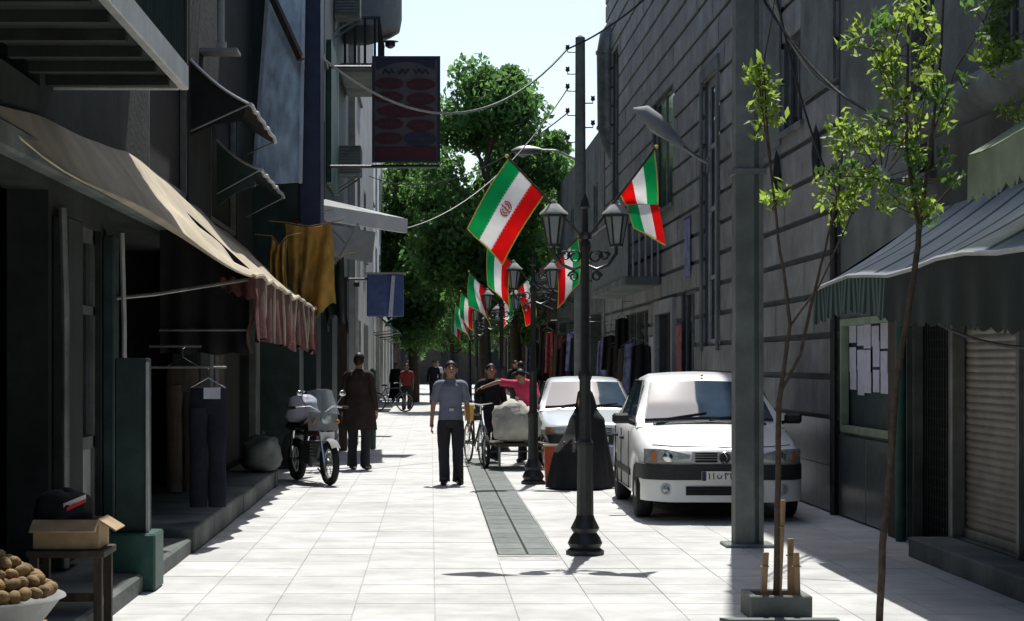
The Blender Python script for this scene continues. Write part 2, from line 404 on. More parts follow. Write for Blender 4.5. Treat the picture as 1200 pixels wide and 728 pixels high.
# slatted shutter door at the far end, each slat a board
sd_ = B('shutter_door', (XL - .16, 24.2, .2), (XL - .12, 28.2, 2.7), 'dark', L1)
sp = MB().box((0, 0, 0), (.035, .255, 2.46)).build('plank', 'wood', sd_)
for i in range(15):
    o = sp if i == 0 else sp.copy()
    if i: col.objects.link(o); o.parent = sd_
    o.location = (XL - .118 + (.006 if i % 2 else 0), 24.22 + i * .265, .22)
# upper floor: louvred shutter, second window, boards
def louvre(parent, y0, y1, z0, z1, X, m='shutter', pitch=.105):
    fr = MB()
    for (a, b) in [((y0, z0), (y0 + .07, z1)), ((y1 - .07, z0), (y1, z1)), ((y0, z0), (y1, z0 + .06)), ((y0, z1 - .06), (y1, z1))]: fr.box((X - .03, a[0], a[1]), (X + .04, b[0], b[1]))
    f = fr.build('louvre_shutter', 'steel', parent, world=True)
    B('backing', (X - .06, y0, z0), (X - .04, y1, z1), 'dark', f)
    n = int((z1 - z0 - .12) / pitch); p = None
    for i in range(n):
        if p is None:
            p = MB().obox((0, 0, 0), (.012, y1 - y0 - .15, .09), Matrix.Rotation(R(-32), 3, 'Y')).build('slat', m, f); o = p
        else: o = p.copy(); col.objects.link(o); o.parent = f
        o.location = (X, (y0 + y1) / 2, z0 + .1 + i * pitch)
    return f
louvre(L1, 18.35, 21.25, 3.5, 4.85, XL - .05)
louvre(L1, 23.55, 26.55, 3.45, 5.15, XL - .05, 'steel')
B('window', (XL - .2, 10.5, 3.6), (XL - .17, 13.2, 5.2), 'darkglass', L1)
# projecting corrugated bay above the shop
bay = thing('corrugated_bay', 'green-grey corrugated metal bay jutting over the fruit shop', 'balcony', (-2.3, 11, 3.85))
BX = -1.80
MB().box((XL + .002, 6.5, 3.71), (BX - .03, 13.62, 3.81)).build('floor', 'oldwall', bay, world=True)
for i in range(12): B('joist', (XL + .004, 6.6 + i * .62, 3.64), (BX - .08, 6.68 + i * .62, 3.708), 'oldwall', bay)
MB().box((BX - .03, 6.5, 3.64), (BX + .035, 13.68, 3.82)).box((XL + .002, 13.622, 3.64), (BX - .031, 13.68, 3.82)).build('edge_beam', 'alu', bay, world=True, bev=.008)
def corr(u, v):
    y = 6.5 + u * 7.14; return (BX + .018 * math.cos(u * 2 * math.pi * 52) * (1 if True else 0), y, 3.822 + v * 2.3)
MB().sheet(corr, 416, 1, .004).build('corrugated_sheet', 'teal', bay, world=True)
MB().sheet(lambda u, v: (XL + u * (BX - XL - .02), 13.655 + .014 * math.cos(u * 2 * math.pi * 6), 3.822 + v * 2.3), 48, 1, .004).build('corrugated_sheet', 'teal', bay, world=True)
B('corner_post', (BX - .02, 13.62, 3.822), (BX + .03, 13.67, 6.13), 'wood', bay)
B('roof', (XL + .002, 6.4, 6.13), (BX + .08, 13.75, 6.19), 'steel', bay)

# unseen ragged-edged ledge added over the bay, above the picture: it throws the shade that falls on the awning's upper half
lg = thing('shade_ledge', 'unseen ragged-edged ledge added above the corrugated bay to shade the awning', 'ledge', (-2.2, 14, 6.4))
MB().box((XL + .002, 8.0, 6.42), (-1.60, 18.2, 6.56)).build('slab', 'plaster', lg, world=True, bev=.01)
MB().sheet(lambda u, v: (XL + .05 + u * 1.12, 18.2 + v * (.10 + .16 * abs(noise.noise((u * 14, 2, 0)))), 6.5 - .05 * v), 60, 2, .01).build('canvas_edge', 'canvas', lg, world=True)
for y in (9.5, 13, 16.5): MB().beam((XL, y, 5.9), (-1.8, y, 6.4), .06, .06).build('bracket', 'iron', lg, world=True)
# step along the left shops
step = thing('shop_step', 'low worn stone step running along the shops on the left', 'step', (-2.4, 19, 0))
MB().box((XL - .3, 9.0, -.02), (XS - .02, 16.3, .135)).build('lower_tread', 'plaster', step, world=True, bev=.02)
sy = 16.32; i = 0; rs = random.Random(5)
while sy < 25.1:
    ln = rs.uniform(1.1, 1.7); e = min(sy + ln, 25.2)
    MB().box((XL - .29, sy + .006, .0), (XS + rs.uniform(-.012, .012), e - .006, .215 + rs.uniform(-.006, .006))).build('kerb_stone', 'plaster', step, world=True, bev=.014)
    sy = e

# great cream awning with faded red valance
aw = thing('shop_awning', 'large sagging cream canvas awning with faded red scalloped valance', 'awning', (-2.7, 18, 2.4))
YA, YB, YC = 11.2, 18.5, 28.8; FX = -1.75
def awn(u, v):            # u along street, v from wall to the front edge
    yw = YA + u * (YC - YA); yf = YB + u * (YC - YB)
    y = yw + v * (yf - yw)
    x = XL + .03 + v * (FX - XL - .03)
    z = 3.66 - .36 * u * (1 - v) - .42 * max(0, 1 - u * 3.2) * (1 - v) - v * (1.10 + .10 * u) - .09 * math.sin(math.pi * v) * (1 + .5 * math.sin(u * 23))
    z += .022 * math.sin(u * 50 + v * 4) * v + .05 * noise.noise((u * 9, v * 3, 1.3)) - .06 * math.exp(-(u * 20) ** 2) * math.sin(v * 9)
    return (x, y, z)
MB().sheet(awn, 90, 18, .012).build('canvas', 'canvas', aw, world=True, smooth=80)
def val(u, v):
    y = YB + u * (YC - YB); x0, _, z0 = awn(u, 1)
    L = .60 + .05 * abs(math.sin(u * math.pi * 7)) ** .6 - .25 * math.exp(-((u - .02) * 25) ** 2) * 0
    return (x0 + .045 * math.sin(u * 75 + v) * v + .02 * math.sin(u * 31) * v, y, z0 - .012 - v * L)
MB().sheet(val, 150, 5, .008).build('valance', 'redcloth', aw, world=True, smooth=80)
MB().tube([awn(i / 20, 1) for i in range(21)], .028, 7).build('front_roll', 'canvas', aw, world=True, smooth=True)
for i in range(1, 9):
    MB().tube([Vector(val(i / 9 + .01, v / 4)) + Vector((.012, 0, 0)) for v in range(5)], [.012, .016, .022, .018, .01], 5).build('tassel', 'canvas', aw, world=True)
p = Vector(awn(0, 1))
MB().tube([(XL + .1, 15.8, 2.2), (XL + .3, 16.6, 2.26), p + Vector((-.02, .05, -.02))], .016, 6).build('support_arm', 'steel', aw, world=True)
MB().tube([p, p + Vector((-.02, .6, -.6))], .012, 6).build('support_arm', 'alu', aw, world=True)
MB().tube([(XL + .1, 28.6, 2.0), Vector(awn(1, 1))], .016, 6).build('support_arm', 'steel', aw, world=True)
# gathered cloth bunched on the near corner of the frame
MB().sheet(lambda u, v: (p.x - .32 + u * .34, p.y - .02 + .03 * math.sin(u * 14), p.z - .02 - v * (.10 + .12 * u) + .02 * math.sin(u * 22)), 24, 4, .01).build('gathered_cloth', 'redcloth', aw, world=True, smooth=80)
MB().sheet(lambda u, v: (FX - .02 + .05 * math.sin(v * 6), p.y + .02 + u * .22 + .03 * math.sin(u * 12), p.z - .03 - v * .72), 10, 8, .01).build('gathered_cloth', 'redcloth', aw, world=True, smooth=80)
# black side cloth hung across below the awning
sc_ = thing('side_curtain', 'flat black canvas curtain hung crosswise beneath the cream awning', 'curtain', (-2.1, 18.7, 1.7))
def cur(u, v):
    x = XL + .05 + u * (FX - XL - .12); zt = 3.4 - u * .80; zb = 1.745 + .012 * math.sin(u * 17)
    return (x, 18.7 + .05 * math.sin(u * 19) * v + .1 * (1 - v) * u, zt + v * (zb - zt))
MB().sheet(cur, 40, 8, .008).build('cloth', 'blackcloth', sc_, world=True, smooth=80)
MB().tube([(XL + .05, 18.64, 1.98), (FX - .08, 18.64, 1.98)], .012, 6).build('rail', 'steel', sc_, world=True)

# things under the awning
post = thing('plank_panel', 'tall narrow grey plank panel standing at the near end of the step', 'panel', (-2.2, 13.75, 0))
MB().box((-2.3, 13.65, .13), (-2.07, 13.9, 1.69)).build('shaft', 'teal', post, world=True, bev=.01)
B('edge_strip', (-2.072, 13.64, .4), (-2.05, 13.66, 1.66), 'alu', post)
MB().box((-2.36, 13.55, 0.0), (-1.99, 13.98, .42)).build('plinth', 'green', post, world=True, bev=.015)
def trousers_hung(x, y, ztop, m, label, w=.36, L=1.08):
    t = thing('hanging_trousers', label, 'trousers', (x, y, ztop))
    def leg(sx):
        def fn(u, v):
            a = 2 * math.pi * u; ww = w * .25 * (1 - .12 * v)
            return (sx * w * .235 + ww * math.cos(a) * (.98 + .06 * math.sin(v * 9)), .035 * math.sin(a) + .012 * math.sin(v * 11 + sx), -.18 - v * (L - .18))
        return fn
    for sx in (-1, 1): MB().grid(leg(sx), 14, 10).build('trouser_leg', m, t, smooth=80)
    MB().lathe([(w * .46, -.24), (w * .47, -.15), (w * .44, -.02), (w * .43, 0)], n=16, sy=.17).build('waist', m, t, smooth=60)
    MB().tube([(-w * .45, 0, .0), (0, 0, .09), (w * .45, 0, .0), (-w * .45, 0, 0)], .006, 5).build('hanger', 'chrome', t)
    MB().tube([(0, 0, .09), (0, 0, .17), (.03, 0, .19)], .005, 5).build('hook', 'chrome', t)
    return t
t = trousers_hung(-2.02, 17.0, 1.43, 'navy', 'dark navy trousers with a white tag hanging from the awning rail')
B('price_tag', (-2.05, 16.93, 1.33), (-1.9, 16.938, 1.43), 'paper', t)
trousers_hung(-2.38, 18.0, 1.62, 'wood', 'brown patterned trousers hanging beside the dark navy pair', .34, 1.2)
MB().tube([(-2.7, 16.99, 1.615), (-1.85, 16.99, 1.615)], .012, 6).build('rail', 'steel', tag(thing('clothes_rail', 'thin steel clothes rail holding the navy trousers', 'rail', (-2.3, 17, 1.6))), world=True)
MB().tube([(-2.7, 17.99, 1.815), (-2.2, 17.99, 1.815)], .012, 6).build('rail', 'steel', tag(thing('clothes_rail', 'thin steel clothes rail holding the brown trousers', 'rail', (-2.3, 18, 1.8))), world=True)

# fruit tray, crates and bundle by the near shop
tray = thing('fruit_tray', 'shallow white enamel tray heaped with brown fruit', 'tray', (-2.2, 9.0, .53))
MB().lathe([(.30, -.13), (.33, -.125), (.42, -.01), (.445, 0), (.44, .008), (.41, -.004), (.32, -.11), (.0, -.112)], n=40).build('pan', 'pale', tray, smooth=50)
cr = thing('fruit_crate', 'slatted wooden crate holding up the fruit tray', 'crate', (-2.2, 9.0, 0))
for z in (.02, .15, .28):
    for (a, b) in [((-.3, -.3), (.3, -.28)), ((-.3, .28), (.3, .3)), ((-.3, -.279), (-.28, .279)), ((.28, -.279), (.3, .279))]:
        MB().box((a[0], a[1], z), (b[0], b[1], z + .1)).build('slat', 'bwood', cr)
MB().box((-.27, -.27, .37), (.27, .27, .397)).build('lid', 'bwood', cr)
for sx in (-1, 1):
    for sy_ in (-1, 1): MB().box((sx * .279, sy_ * .279, 0), (sx * .25, sy_ * .25, .369)).build('corner_post', 'bwood', cr)
fm = MB().ball((0, 0, 0), (.034, .028, .028), 10)
fp_ = None; rk = random.Random(11); n = 0
for layer in (1, 0):
    for q in range(7):
        r2 = .365 - q * .058
        nk = max(1, int(2 * math.pi * max(r2, .01) / .072))
        for k in range(nk):
            a = 2 * math.pi * k / nk + q * .5 + layer * .3 + rk.uniform(-.05, .05)
            px, py = -2.2 + r2 * math.cos(a), 9.0 + r2 * math.sin(a)
            if layer and (q < 2 or (py > 9.1 and q < 5)): continue
            z = .505 + .235 * (1 - (r2 / .42) ** 2) - layer * .055 + rk.uniform(-.008, .008)
            o = fm.build('brown_fruit', 'kiwi', smooth=True) if fp_ is None else fp_.copy()
            if fp_ is None: fp_ = o; tag(o, 'oval brown fruit heaped in the enamel tray', 'fruit', 'brown fruit heaped in the tray')
            else: col.objects.link(o)
            o.location = (px, py, z); o.rotation_euler = (rk.uniform(-.5, .5), rk.uniform(-.5, .5), rk.uniform(0, 6)); s_ = rk.uniform(1.05, 1.3); o.scale = (s_ * 1.12, s_ * .95, s_ * .95); n += 1
bx = thing('cardboard_box', 'open cardboard box on the stool beside the fruit tray', 'box', (-2.22, 11.6, .52))
MB().box((-.2, -.18, 0), (.2, -.165, .17)).box((-.2, .165, 0), (.2, .18, .17)).box((-.2, -.164, 0), (-.185, .164, .17)).box((.185, -.164, 0), (.2, .164, .17)).box((-.185, -.164, 0), (.185, .164, .012)).build('carton', 'card', bx)
MB().obox((0, -.245, .145), (.4, .01, .13), Matrix.Rotation(R(-62), 3, 'X')).build('flap', 'card', bx)
MB().obox((.245, 0, .145), (.01, .34, .13), Matrix.Rotation(R(-58), 3, 'Y')).build('flap', 'card', bx)
bu = thing('cloth_bundle', 'dark cloth bundle with a red and white stripe in the open box', 'bundle', (-2.24, 11.6, .54))
def bun(u, v):
    a = 2 * math.pi * u; b = math.pi * v
    r = .19 * math.sin(b) ** .7 * (1 + .2 * noise.noise((math.cos(a) * 2, math.sin(a) * 2, v * 3)))
    return (r * math.cos(a) * 1.0 - .03, r * math.sin(a) * .85, .165 - .165 * math.cos(b) * (1 + .15 * noise.noise((math.cos(a), math.sin(a), 4))))
MB().grid(bun, 28, 14).build('cloth', 'black', bu, smooth=80)
MB().sheet(lambda u, v: (.0 + u * .12, -.155 + .08 * u, .255 + u * .05 - v * .03), 6, 2, .01).build('stripe', 'fwhite', bu)
MB().sheet(lambda u, v: (.02 + u * .10, -.157 + .08 * u, .230 + u * .05 - v * .02), 6, 2, .01).build('stripe', 'emblem', bu)
stl = thing('wooden_stool', 'dark wooden stool under the open cardboard box', 'stool', (-2.22, 11.6, 0))
MB().box((-.24, -.22, .47), (.24, .22, .515)).build('seat', 'wood', stl, bev=.006)
for sx in (-1, 1):
    for sy_ in (-1, 1): MB().box((sx * .22, sy_ * .2, 0), (sx * .17, sy_ * .15, .47)).build('leg', 'wood', stl)
B('stretcher', (-2.39, 11.42, .2), (-2.05, 11.445, .25), 'wood', stl)

# small canvas canopies and pipe on the first floor, left
def canopy(label, y0, y1, zt, zb, xo, m, edge='alu', th=.03, group=None):
    c = thing('window_canopy', label, 'canopy', (XL, (y0 + y1) / 2, zb))
    def fn(u, v): return (XL + .01 + v * (xo - XL - .01), y0 + u * (y1 - y0), zt + v * (zb - zt) - .05 * math.sin(math.pi * v) + .02 * math.sin(u * 30) * v)
    MB().sheet(fn, 40, 8, th).build('cover', m, c, world=True, smooth=80)
    MB().tube([Vector(fn(i / 12, 1)) + Vector((.02, 0, .005)) for i in range(13)], .025, 6).build('front_bar', edge, c, world=True)
    for y in (y0, y1):
        u = 0 if y == y0 else 1
        MB().tube([Vector(fn(u, v / 8)) + Vector((0, (-.02 if u == 0 else .02), .01)) for v in range(9)], .018, 6).build('side_bar', edge, c, world=True)
        if u == 0: MB().prism([fn(0, 0), fn(0, .5), fn(0, .97), Vector(fn(0, .9)) - Vector((0, 0, .22)), Vector(fn(0, .45)) - Vector((0, 0, .45)), Vector(fn(0, 0)) - Vector((0, 0, .85))], (0, .02, 0)).build('side_flap', m, c, world=True)
        MB().tube([(XL + .01, y, zb - .3), fn(u, 1)], .012, 5).build('strut', 'steel', c, world=True)
    return c
canopy('dark ragged canvas canopy over the upper louvred shutter', 21.4, 24.9, 5.1, 4.6, -2.08, 'blackcloth')
canopy('small dark sheet canopy with pale bent edge under the ragged canopy', 24.0, 27.8, 4.5, 4.12, -2.2, 'teal')
pipe = thing('vent_pipe', 'tall white vent pipe rising beside the ragged canopy', 'pipe', (-2.6, 22.5, 5.4))
MB().tube([(-2.52, 22.5, 5.42), (-2.52, 22.5, 7.8), (-2.56, 22.5, 8.9)], .045, 10).build('tube', 'pale', pipe, world=True, smooth=True)
MB().tube([(-2.52, 22.5, 5.40), (-2.52, 22.5, 5.5)], .07, 10).build('collar', 'pale', pipe, world=True, smooth=True)
B('foot', (-2.75, 22.3, 5.36), (-2.3, 22.7, 5.40), 'pale', pipe)
for z in (6.2, 7.4): MB().tube([(-2.75, 22.5, z), (-2.52, 22.5, z)], .02, 6).build('bracket', 'steel', pipe, world=True)

# ---- second left building: end wall facing down the street, blue column, bays
def window(parent, X, y0, y1, z0, z1, d=-1, frame='steel', sill=True, w=.05, pane='darkglass'):
    """window in a street-side wall; d = direction into the building"""
    fr = MB()
    for (a, b) in [((y0, z0), (y0 + w, z1)), ((y1 - w, z0), (y1, z1)), ((y0 + w, z0), (y1 - w, z0 + w)), ((y0 + w, z1 - w), (y1 - w, z1)), (((y0 + y1) / 2 - w / 2, z0 + w), ((y0 + y1) / 2 + w / 2, z1 - w))]:
        fr.box((X + d * .05, a[0], a[1]), (X + d * .11, b[0], b[1]))
    f = fr.build('window', frame, parent, world=True)
    B('pane', (X + d * .075, y0, z0), (X + d * .085, y1, z1), pane, f)
    if sill: B('sill', (X - d * .07, y0 - .08, z0 - .07), (X + d * .04, y1 + .08, z0 - .002), 'plaster', f)
    return f
L2 = building('corner_building', 'tall teal-grey building with blue column beyond the cream awning', (-5, 38, 0))
hl2 = [(30.2, 33.6, .1, 2.7), (35, 39, .1, 2.7), (41, 46, .1, 2.7), (34.5, 36.2, 4.3, 6.3), (34.5, 36.2, 7.4, 9.4)]
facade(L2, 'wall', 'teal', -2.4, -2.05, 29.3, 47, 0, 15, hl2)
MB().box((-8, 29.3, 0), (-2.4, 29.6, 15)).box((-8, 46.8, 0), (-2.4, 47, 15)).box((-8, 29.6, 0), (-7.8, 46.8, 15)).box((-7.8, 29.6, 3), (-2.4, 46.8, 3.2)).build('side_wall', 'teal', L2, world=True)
B('roof', (-8.1, 29.2, 15), (-1.9, 47.1, 15.2), 'plaster', L2)
for z in (4.3, 7.4): window(L2, -2.05, 34.5, 36.2, z, z + 2.0)
for (y0, y1) in ((30.2, 33.6), (35, 39), (41, 46)): B('shop_front', (-2.35, y0, .1), (-2.3, y1, 2.7), 'darkglass', L2)
MB().box((-2.05, 29.22, 3.3), (-1.72, 29.9, 15)).build('column', 'blue', L2, world=True, bev=.02)
B('column', (-1.95, 31.2, 3.2), (-1.8, 31.6, 15), 'blue', L2, bev=.01)
# glossy tilted panel and beam on the end wall
pn = thing('metal_panel', 'tall scratched silvery metal panel fixed to the teal end wall', 'panel', (-2.4, 29.1, 4.4))
MB().prism([at(297, 218, 79), at(352, 214, 79), at(357, -60, 75.8), at(318, -60, 75.8)], (0, -.06, 0)).build('sheet', 'silver', pn, world=True)
MB().beam(at(316, -10, 77.5), at(353, 70, 78.4), .09, .09).build('brace', 'wood', pn, world=True)
for (a, b) in (((297, 218), (318, -60)), ((352, 214), (357, -60))): MB().beam(at(*a, 79.2), at(*b, 76.1), .05, .08).build('edge_strip', 'alu', pn, world=True)
L3 = building('balcony_building', 'narrow green-shuttered building with stacked balconies behind the hanging sign', (-5, 54, 0))
hl3 = [(48, 51, .1, 2.8), (53, 57, .1, 2.8), (48.5, 50.5, 4.6, 6.6), (53, 55, 4.6, 6.6), (48.5, 50.5, 8.6, 10.6)]
facade(L3, 'wall', 'pale', -2.2, -1.9, 47.05, 62, 0, 14, hl3)
MB().box((-8, 47.05, 0), (-2.2, 47.3, 14)).box((-8, 61.8, 0), (-2.2, 62, 14)).box((-8, 47.3, 13.8), (-2.2, 61.8, 14)).build('side_wall', 'teal', L3, world=True)
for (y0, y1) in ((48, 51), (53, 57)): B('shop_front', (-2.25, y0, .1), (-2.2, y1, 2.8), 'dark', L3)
for h in hl3[2:]: window(L3, -1.9, *h)
# balcony, oriel and air conditioner on the corner building's upper floors (project over the street)
ba = thing('upper_balcony', 'rounded green balcony with iron rail above the hanging sign', 'balcony', (-1.6, 43, 8.2))
MB().box((-2.05, 41.5, 8.1), (-1.1, 45.5, 8.3)).build('slab', 'plaster', ba, world=True, bev=.06)
MB().tube([(-1.1, 41.6, 8.2), (-1.05, 43, 8.2), (-1.1, 45.4, 8.2)], .13, 10).build('edge_roll', 'teal', ba, world=True, smooth=True)
for i in range(9): MB().tube([(-1.15, 41.6 + i * .47, 8.3), (-1.15, 41.6 + i * .47, 9.3)], .03, 6).build('baluster', 'iron', ba, world=True)
for i in range(4): MB().tube([(-1.9 + i * .22, 41.55, 8.3), (-1.9 + i * .22, 41.55, 9.3)], .03, 6).build('baluster', 'iron', ba, world=True)
MB().tube([(-2.0, 41.55, 9.3), (-1.15, 41.55, 9.3), (-1.15, 45.4, 9.3)], .04, 6).build('handrail', 'iron', ba, world=True)
orl = thing('oriel_bay', 'pale rounded oriel bay high above the balcony rail', 'bay', (-1.4, 44, 9.2))
prof = []
def oriel(z0, z1, r0, r1, mi): return [(r0, z0), (r1, z1)]
MB().lathe([(.3, 9.15), (.75, 9.3), (.95, 9.42), (1.0, 9.7), (1.0, 12.6), (1.1, 12.7), (1.1, 12.9)], (-1.68, 44, 0), 24).build('shell', 'pale', orl, world=True, smooth=35)
MB().lathe([(.05, 9.0), (.12, 9.05), (.12, 9.14), (.2, 9.16)], (-.95, 43.8, 0), 12).build('finial', 'iron', orl, world=True, smooth=True)
for a in (-70, -35, 0, 35): 
    c = Vector((-1.68 + 1.0 * math.sin(R(a + 35)), 44 - 1.0 * math.cos(R(a + 35)), 11))
    MB().obox(c, (.5, .06, 1.5), Matrix.Rotation(R(a + 35), 3, 'Z')).build('pane', 'darkglass', orl, world=True)
for (y, z, n_) in ((40.2, 5.7, 'lower'), (39.6, 9.0, 'upper')):
    ac = thing('air_conditioner', f'boxy grilled air conditioner on the {"wall under the balcony" if n_ == "lower" else "wall beside the balcony rail"}', 'air conditioner', (-1.8, y, z))
    MB().box((-2.05, y, z), (-1.5, y + .85, z + .62)).build('casing', 'plaster', ac, world=True, bev=.02)
    for i in range(8): B('grille_bar', (-2.0, y - .012, z + .07 + i * .065), (-1.55, y - .001, z + .095 + i * .065), 'steel', ac)
    for yy in (y + .1, y + .7): MB().beam((-2.05, yy, z - .35), (-1.55, yy, z - .02), .04, .04).build('bracket', 'steel', ac, world=True)
for i in range(5): B('green_shutter', (-2.045, 36.8 + i * .62, 5.2), (-1.95, 37.32 + i * .62, 8.0), 'green', L2)
# hanging sign with dark red ovals
hs = thing('hanging_sign', 'large grey hanging sign with rows of dark red ovals', 'sign', (-.5, 36.7, 5.6)); S = 60.
a0, a1 = at(436, 190, S), at(516, 66, S)
MB().box((a0.x, 36.67, a0.z), (a1.x, 36.78, a1.z)).build('panel', 'signgrey', hs, world=True)
fr = MB(); e = .055
for (p_, q_) in [((a0.x, a0.z), (a0.x + e, a1.z)), ((a1.x - e, a0.z), (a1.x, a1.z)), ((a0.x + e, a1.z - e), (a1.x - e, a1.z)), ((a0.x + e, a0.z), (a1.x - e, a0.z + e * .6))]:
    fr.box((p_[0], 36.64, p_[1]), (q_[0], 36.80, q_[1]))
fr.build('frame', 'signnavy', hs, world=True)
def oval(px, py, rx, ry, m):
    c = at(px, py, S); poly = [(c.x + rx / S * math.cos(2 * math.pi * k / 28), 36.652, c.z + ry / S * math.sin(2 * math.pi * k / 28)) for k in range(28)]
    o = MB().prism(poly, (0, .015, 0)).build('oval', m, hs, world=True)
    if rx < 20:                                                     # small line of script, too fine to read
        l = MB().tube([(c.x + (k - 6) * rx * .12 / S, 36.645, c.z + .03 * math.sin(k * 2.1) * (1 if k % 3 else -.4)) for k in range(13)], .006, 4).build('script_line', 'signgrey', o, world=True)
for (x, y) in ((456, 98), (493, 99), (456, 114), (493, 116), (456, 145), (493, 147), (455, 162)): oval(x, y, 17, 6.8, 'signred')
oval(475, 130, 34, 7.5, 'signred'); oval(492, 163, 19, 8.5, 'signnavy')
c0, c1 = at(440, 188, S), at(511, 172, S)
MB().box((c0.x, 36.65, c0.z), (c1.x, 36.668, c1.z)).build('lower_field', 'signred', hs, world=True)
arch = [at(441, 90, S), at(441, 78, S), at(455, 72, S), at(475, 69, S), at(497, 73, S), at(510, 79, S), at(510, 72, S), at(480, 68, S), at(441, 69, S)]
ar = MB()
for k in range(12):
    u0, u1 = k / 12, (k + 1) / 12
    f = lambda u: at(441 + 69 * u, 82 - 10 * math.sin(math.pi * u), S)
    g_ = lambda u: at(441 + 69 * u, 70, S)
    ar.prism([Vector((f(u0).x, 36.652, f(u0).z)), Vector((f(u1).x, 36.652, f(u1).z)), Vector((g_(u1).x, 36.652, g_(u1).z)), Vector((g_(u0).x, 36.652, g_(u0).z))], (0, .015, 0))
ar.build('arch_border', 'signnavy', hs, world=True)
wr = MB()
for (x0, x1, ph) in ((448, 462, 0), (466, 480, 1.2), (484, 503, 2.2)):
    wr.tube([Vector((at(x, 84 + 2.5 * math.sin(x * .9 + ph), S).x, 36.65, at(x, 84 + 2.5 * math.sin(x * .9 + ph), S).z)) for x in np.linspace(x0, x1, 16)], .016, 5)
wr.build('script_line', 'signnavy', hs, world=True)
for z in (a1.z - .2, a0.z - .08): MB().tube([(-2.05, 36.73, z), (a1.x if z < a0.z else a0.x, 36.73, z)], .035, 6).build('bracket', 'iron', hs, world=True)
# white canopy board
cb = thing('canopy_board', 'long white board of a shop canopy jutting out below the hanging sign', 'canopy', (-1.3, 31.5, 4.1))
p0, p1 = at(362, 247, 70), at(475, 265, 66)
MB().beam(p0, p1, .10, .25).build('board', 'white', cb, world=True)
MB().prism([p0 + Vector((0, .1, .1)), p1 + Vector((0, .1, .1)), p1 + Vector((-.1, 5, .5)), p0 + Vector((.0, 5, .6))], (0, 0, .03)).build('cover', 'steel', cb, world=True)
MB().prism([at(380, 262, 72), at(440, 272, 70), at(436, 308, 70), at(384, 300, 72)], (0, .03, 0)).build('back_panel', 'pale', cb, world=True)
for (a, b) in (((420, 262), (398, 300)), ((372, 250), (404, 285))): MB().beam(at(*a, 73), at(*b, 73), .03, .03).build('brace', 'steel', cb, world=True)
MB().tube([at(384, 300, 71), at(384, 560, 71) * 1 + Vector((0, 0, 0))], .03, 6).build('prop', 'steel', cb, world=True) if False else None
# draped cloths for sale
def drape(label, px0, px1, py0, py1, s, m, seed, sag=10, name='hanging_cloth'):
    a = at(px0, py0, s); b = at(px1, py1, s); t = thing(name, label, 'cloth', ((a.x + b.x) / 2, a.y, b.z))
    def fn(u, v):
        x = a.x + (u + (.22 * math.sin(u * 6 + seed) + .1 * math.sin(seed * 3)) * v * (1 - .3 * v)) * (b.x - a.x); z = a.z + v * (b.z - a.z)
        z -= sag / s * math.sin(math.pi * u) * (1 - v) + (1 - v) * .0
        return (x + .03 * math.sin(v * 5 + seed) * v, a.y + .11 * math.sin(u * 17 + seed + v * 2.5) * (.3 + v) + .10 * noise.noise((u * 5, v * 4, seed)), z + .35 * (b.z - a.z) * -noise.noise((u * 2.6, seed, 0)) * v + .10 * noise.noise((u * 9, v * 3, seed)) * v)
    MB().sheet(fn, 36, 14, .012).build('cloth', m, t, world=True, smooth=80)
    MB().tube([a + Vector((-.25, 0, .04)), a + Vector((0, 0, .02)), Vector(fn(.5, 0)) + Vector((0, 0, .01)), Vector((b.x, a.y, a.z + .02)), Vector((b.x + .2, a.y, a.z + .06))], .008, 5).build('rope', 'bwood', t, world=True)
    return t
drape('crumpled ochre yellow cloth hanging past the end of the awning', 334, 388, 262, 372, 77, 'ochre', 1.0, 4)
drape('narrow ochre strip of cloth hanging nearest the slatted shutter door', 319, 336, 278, 365, 80, 'ochre', 4.0)
drape('dark green cloth hanging between the ochre cloth and red post', 378, 402, 300, 385, 74, 'darkgreen', 2.3)
drape('faded red cloth slung above the ochre cloth', 336, 376, 250, 272, 75, 'redcloth', 5.1, 6)
bs = thing('blue_sign_box', 'blue projecting box sign with a pale slanting stripe', 'sign', (-1.1, 44, 2.7))
q0, q1 = at(430, 371, 50), at(473, 322, 50)
MB().box((q0.x, 43.9, q0.z), (q1.x, 44.2, q1.z)).build('box', 'bluecloth', bs, world=True, bev=.02)
MB().prism([at(455, 371, 50.2), at(460, 371, 50.2), at(463, 323, 50.2), at(459, 323, 50.2)], (0, .03, 0)).build('stripe', 'paper', bs, world=True)
B('cap', (q0.x - .05, 43.85, q1.z), (q1.x + .05, 44.25, q1.z + .05), 'pale', bs)
MB().tube([(-2.05, 44.05, q1.z - .1), (q0.x, 44.05, q1.z - .1)], .03, 6).build('bracket', 'iron', bs, world=True)
for (px, w, m, lab) in ((402, 10, 'red', 'dull red wooden shop post beside the pale pole'), (418, 4, 'alu', 'thin pale upright pole beside the red shop post')):
    s = 62 if w > 5 else 58; a = at(px, 330, s)
    t = thing('shop_post', lab, 'post', (a.x, a.y, 0))
    MB().box((-w / s / 2, -.06, 0), (w / s / 2, .06, 3.2)).build('shaft', m if m != 'red' else 'wood', t, bev=.01)
    MB().box((-w / s / 2 - .02, -.09, 3.2), (w / s / 2 + .02, .09, 3.28)).build('cap', 'wood', t)
gb = thing('green_cloth_roll', 'green roll of cloth standing behind the dark coated person', 'cloth roll', (-1.12, 36, 0))
MB().lathe([(.0, 0), (.08, .01), (.09, .5), (.085, 1.5), (.03, 1.55), (0, 1.54)], n=14, sx=.8).build('roll', 'green', gb, smooth=50)
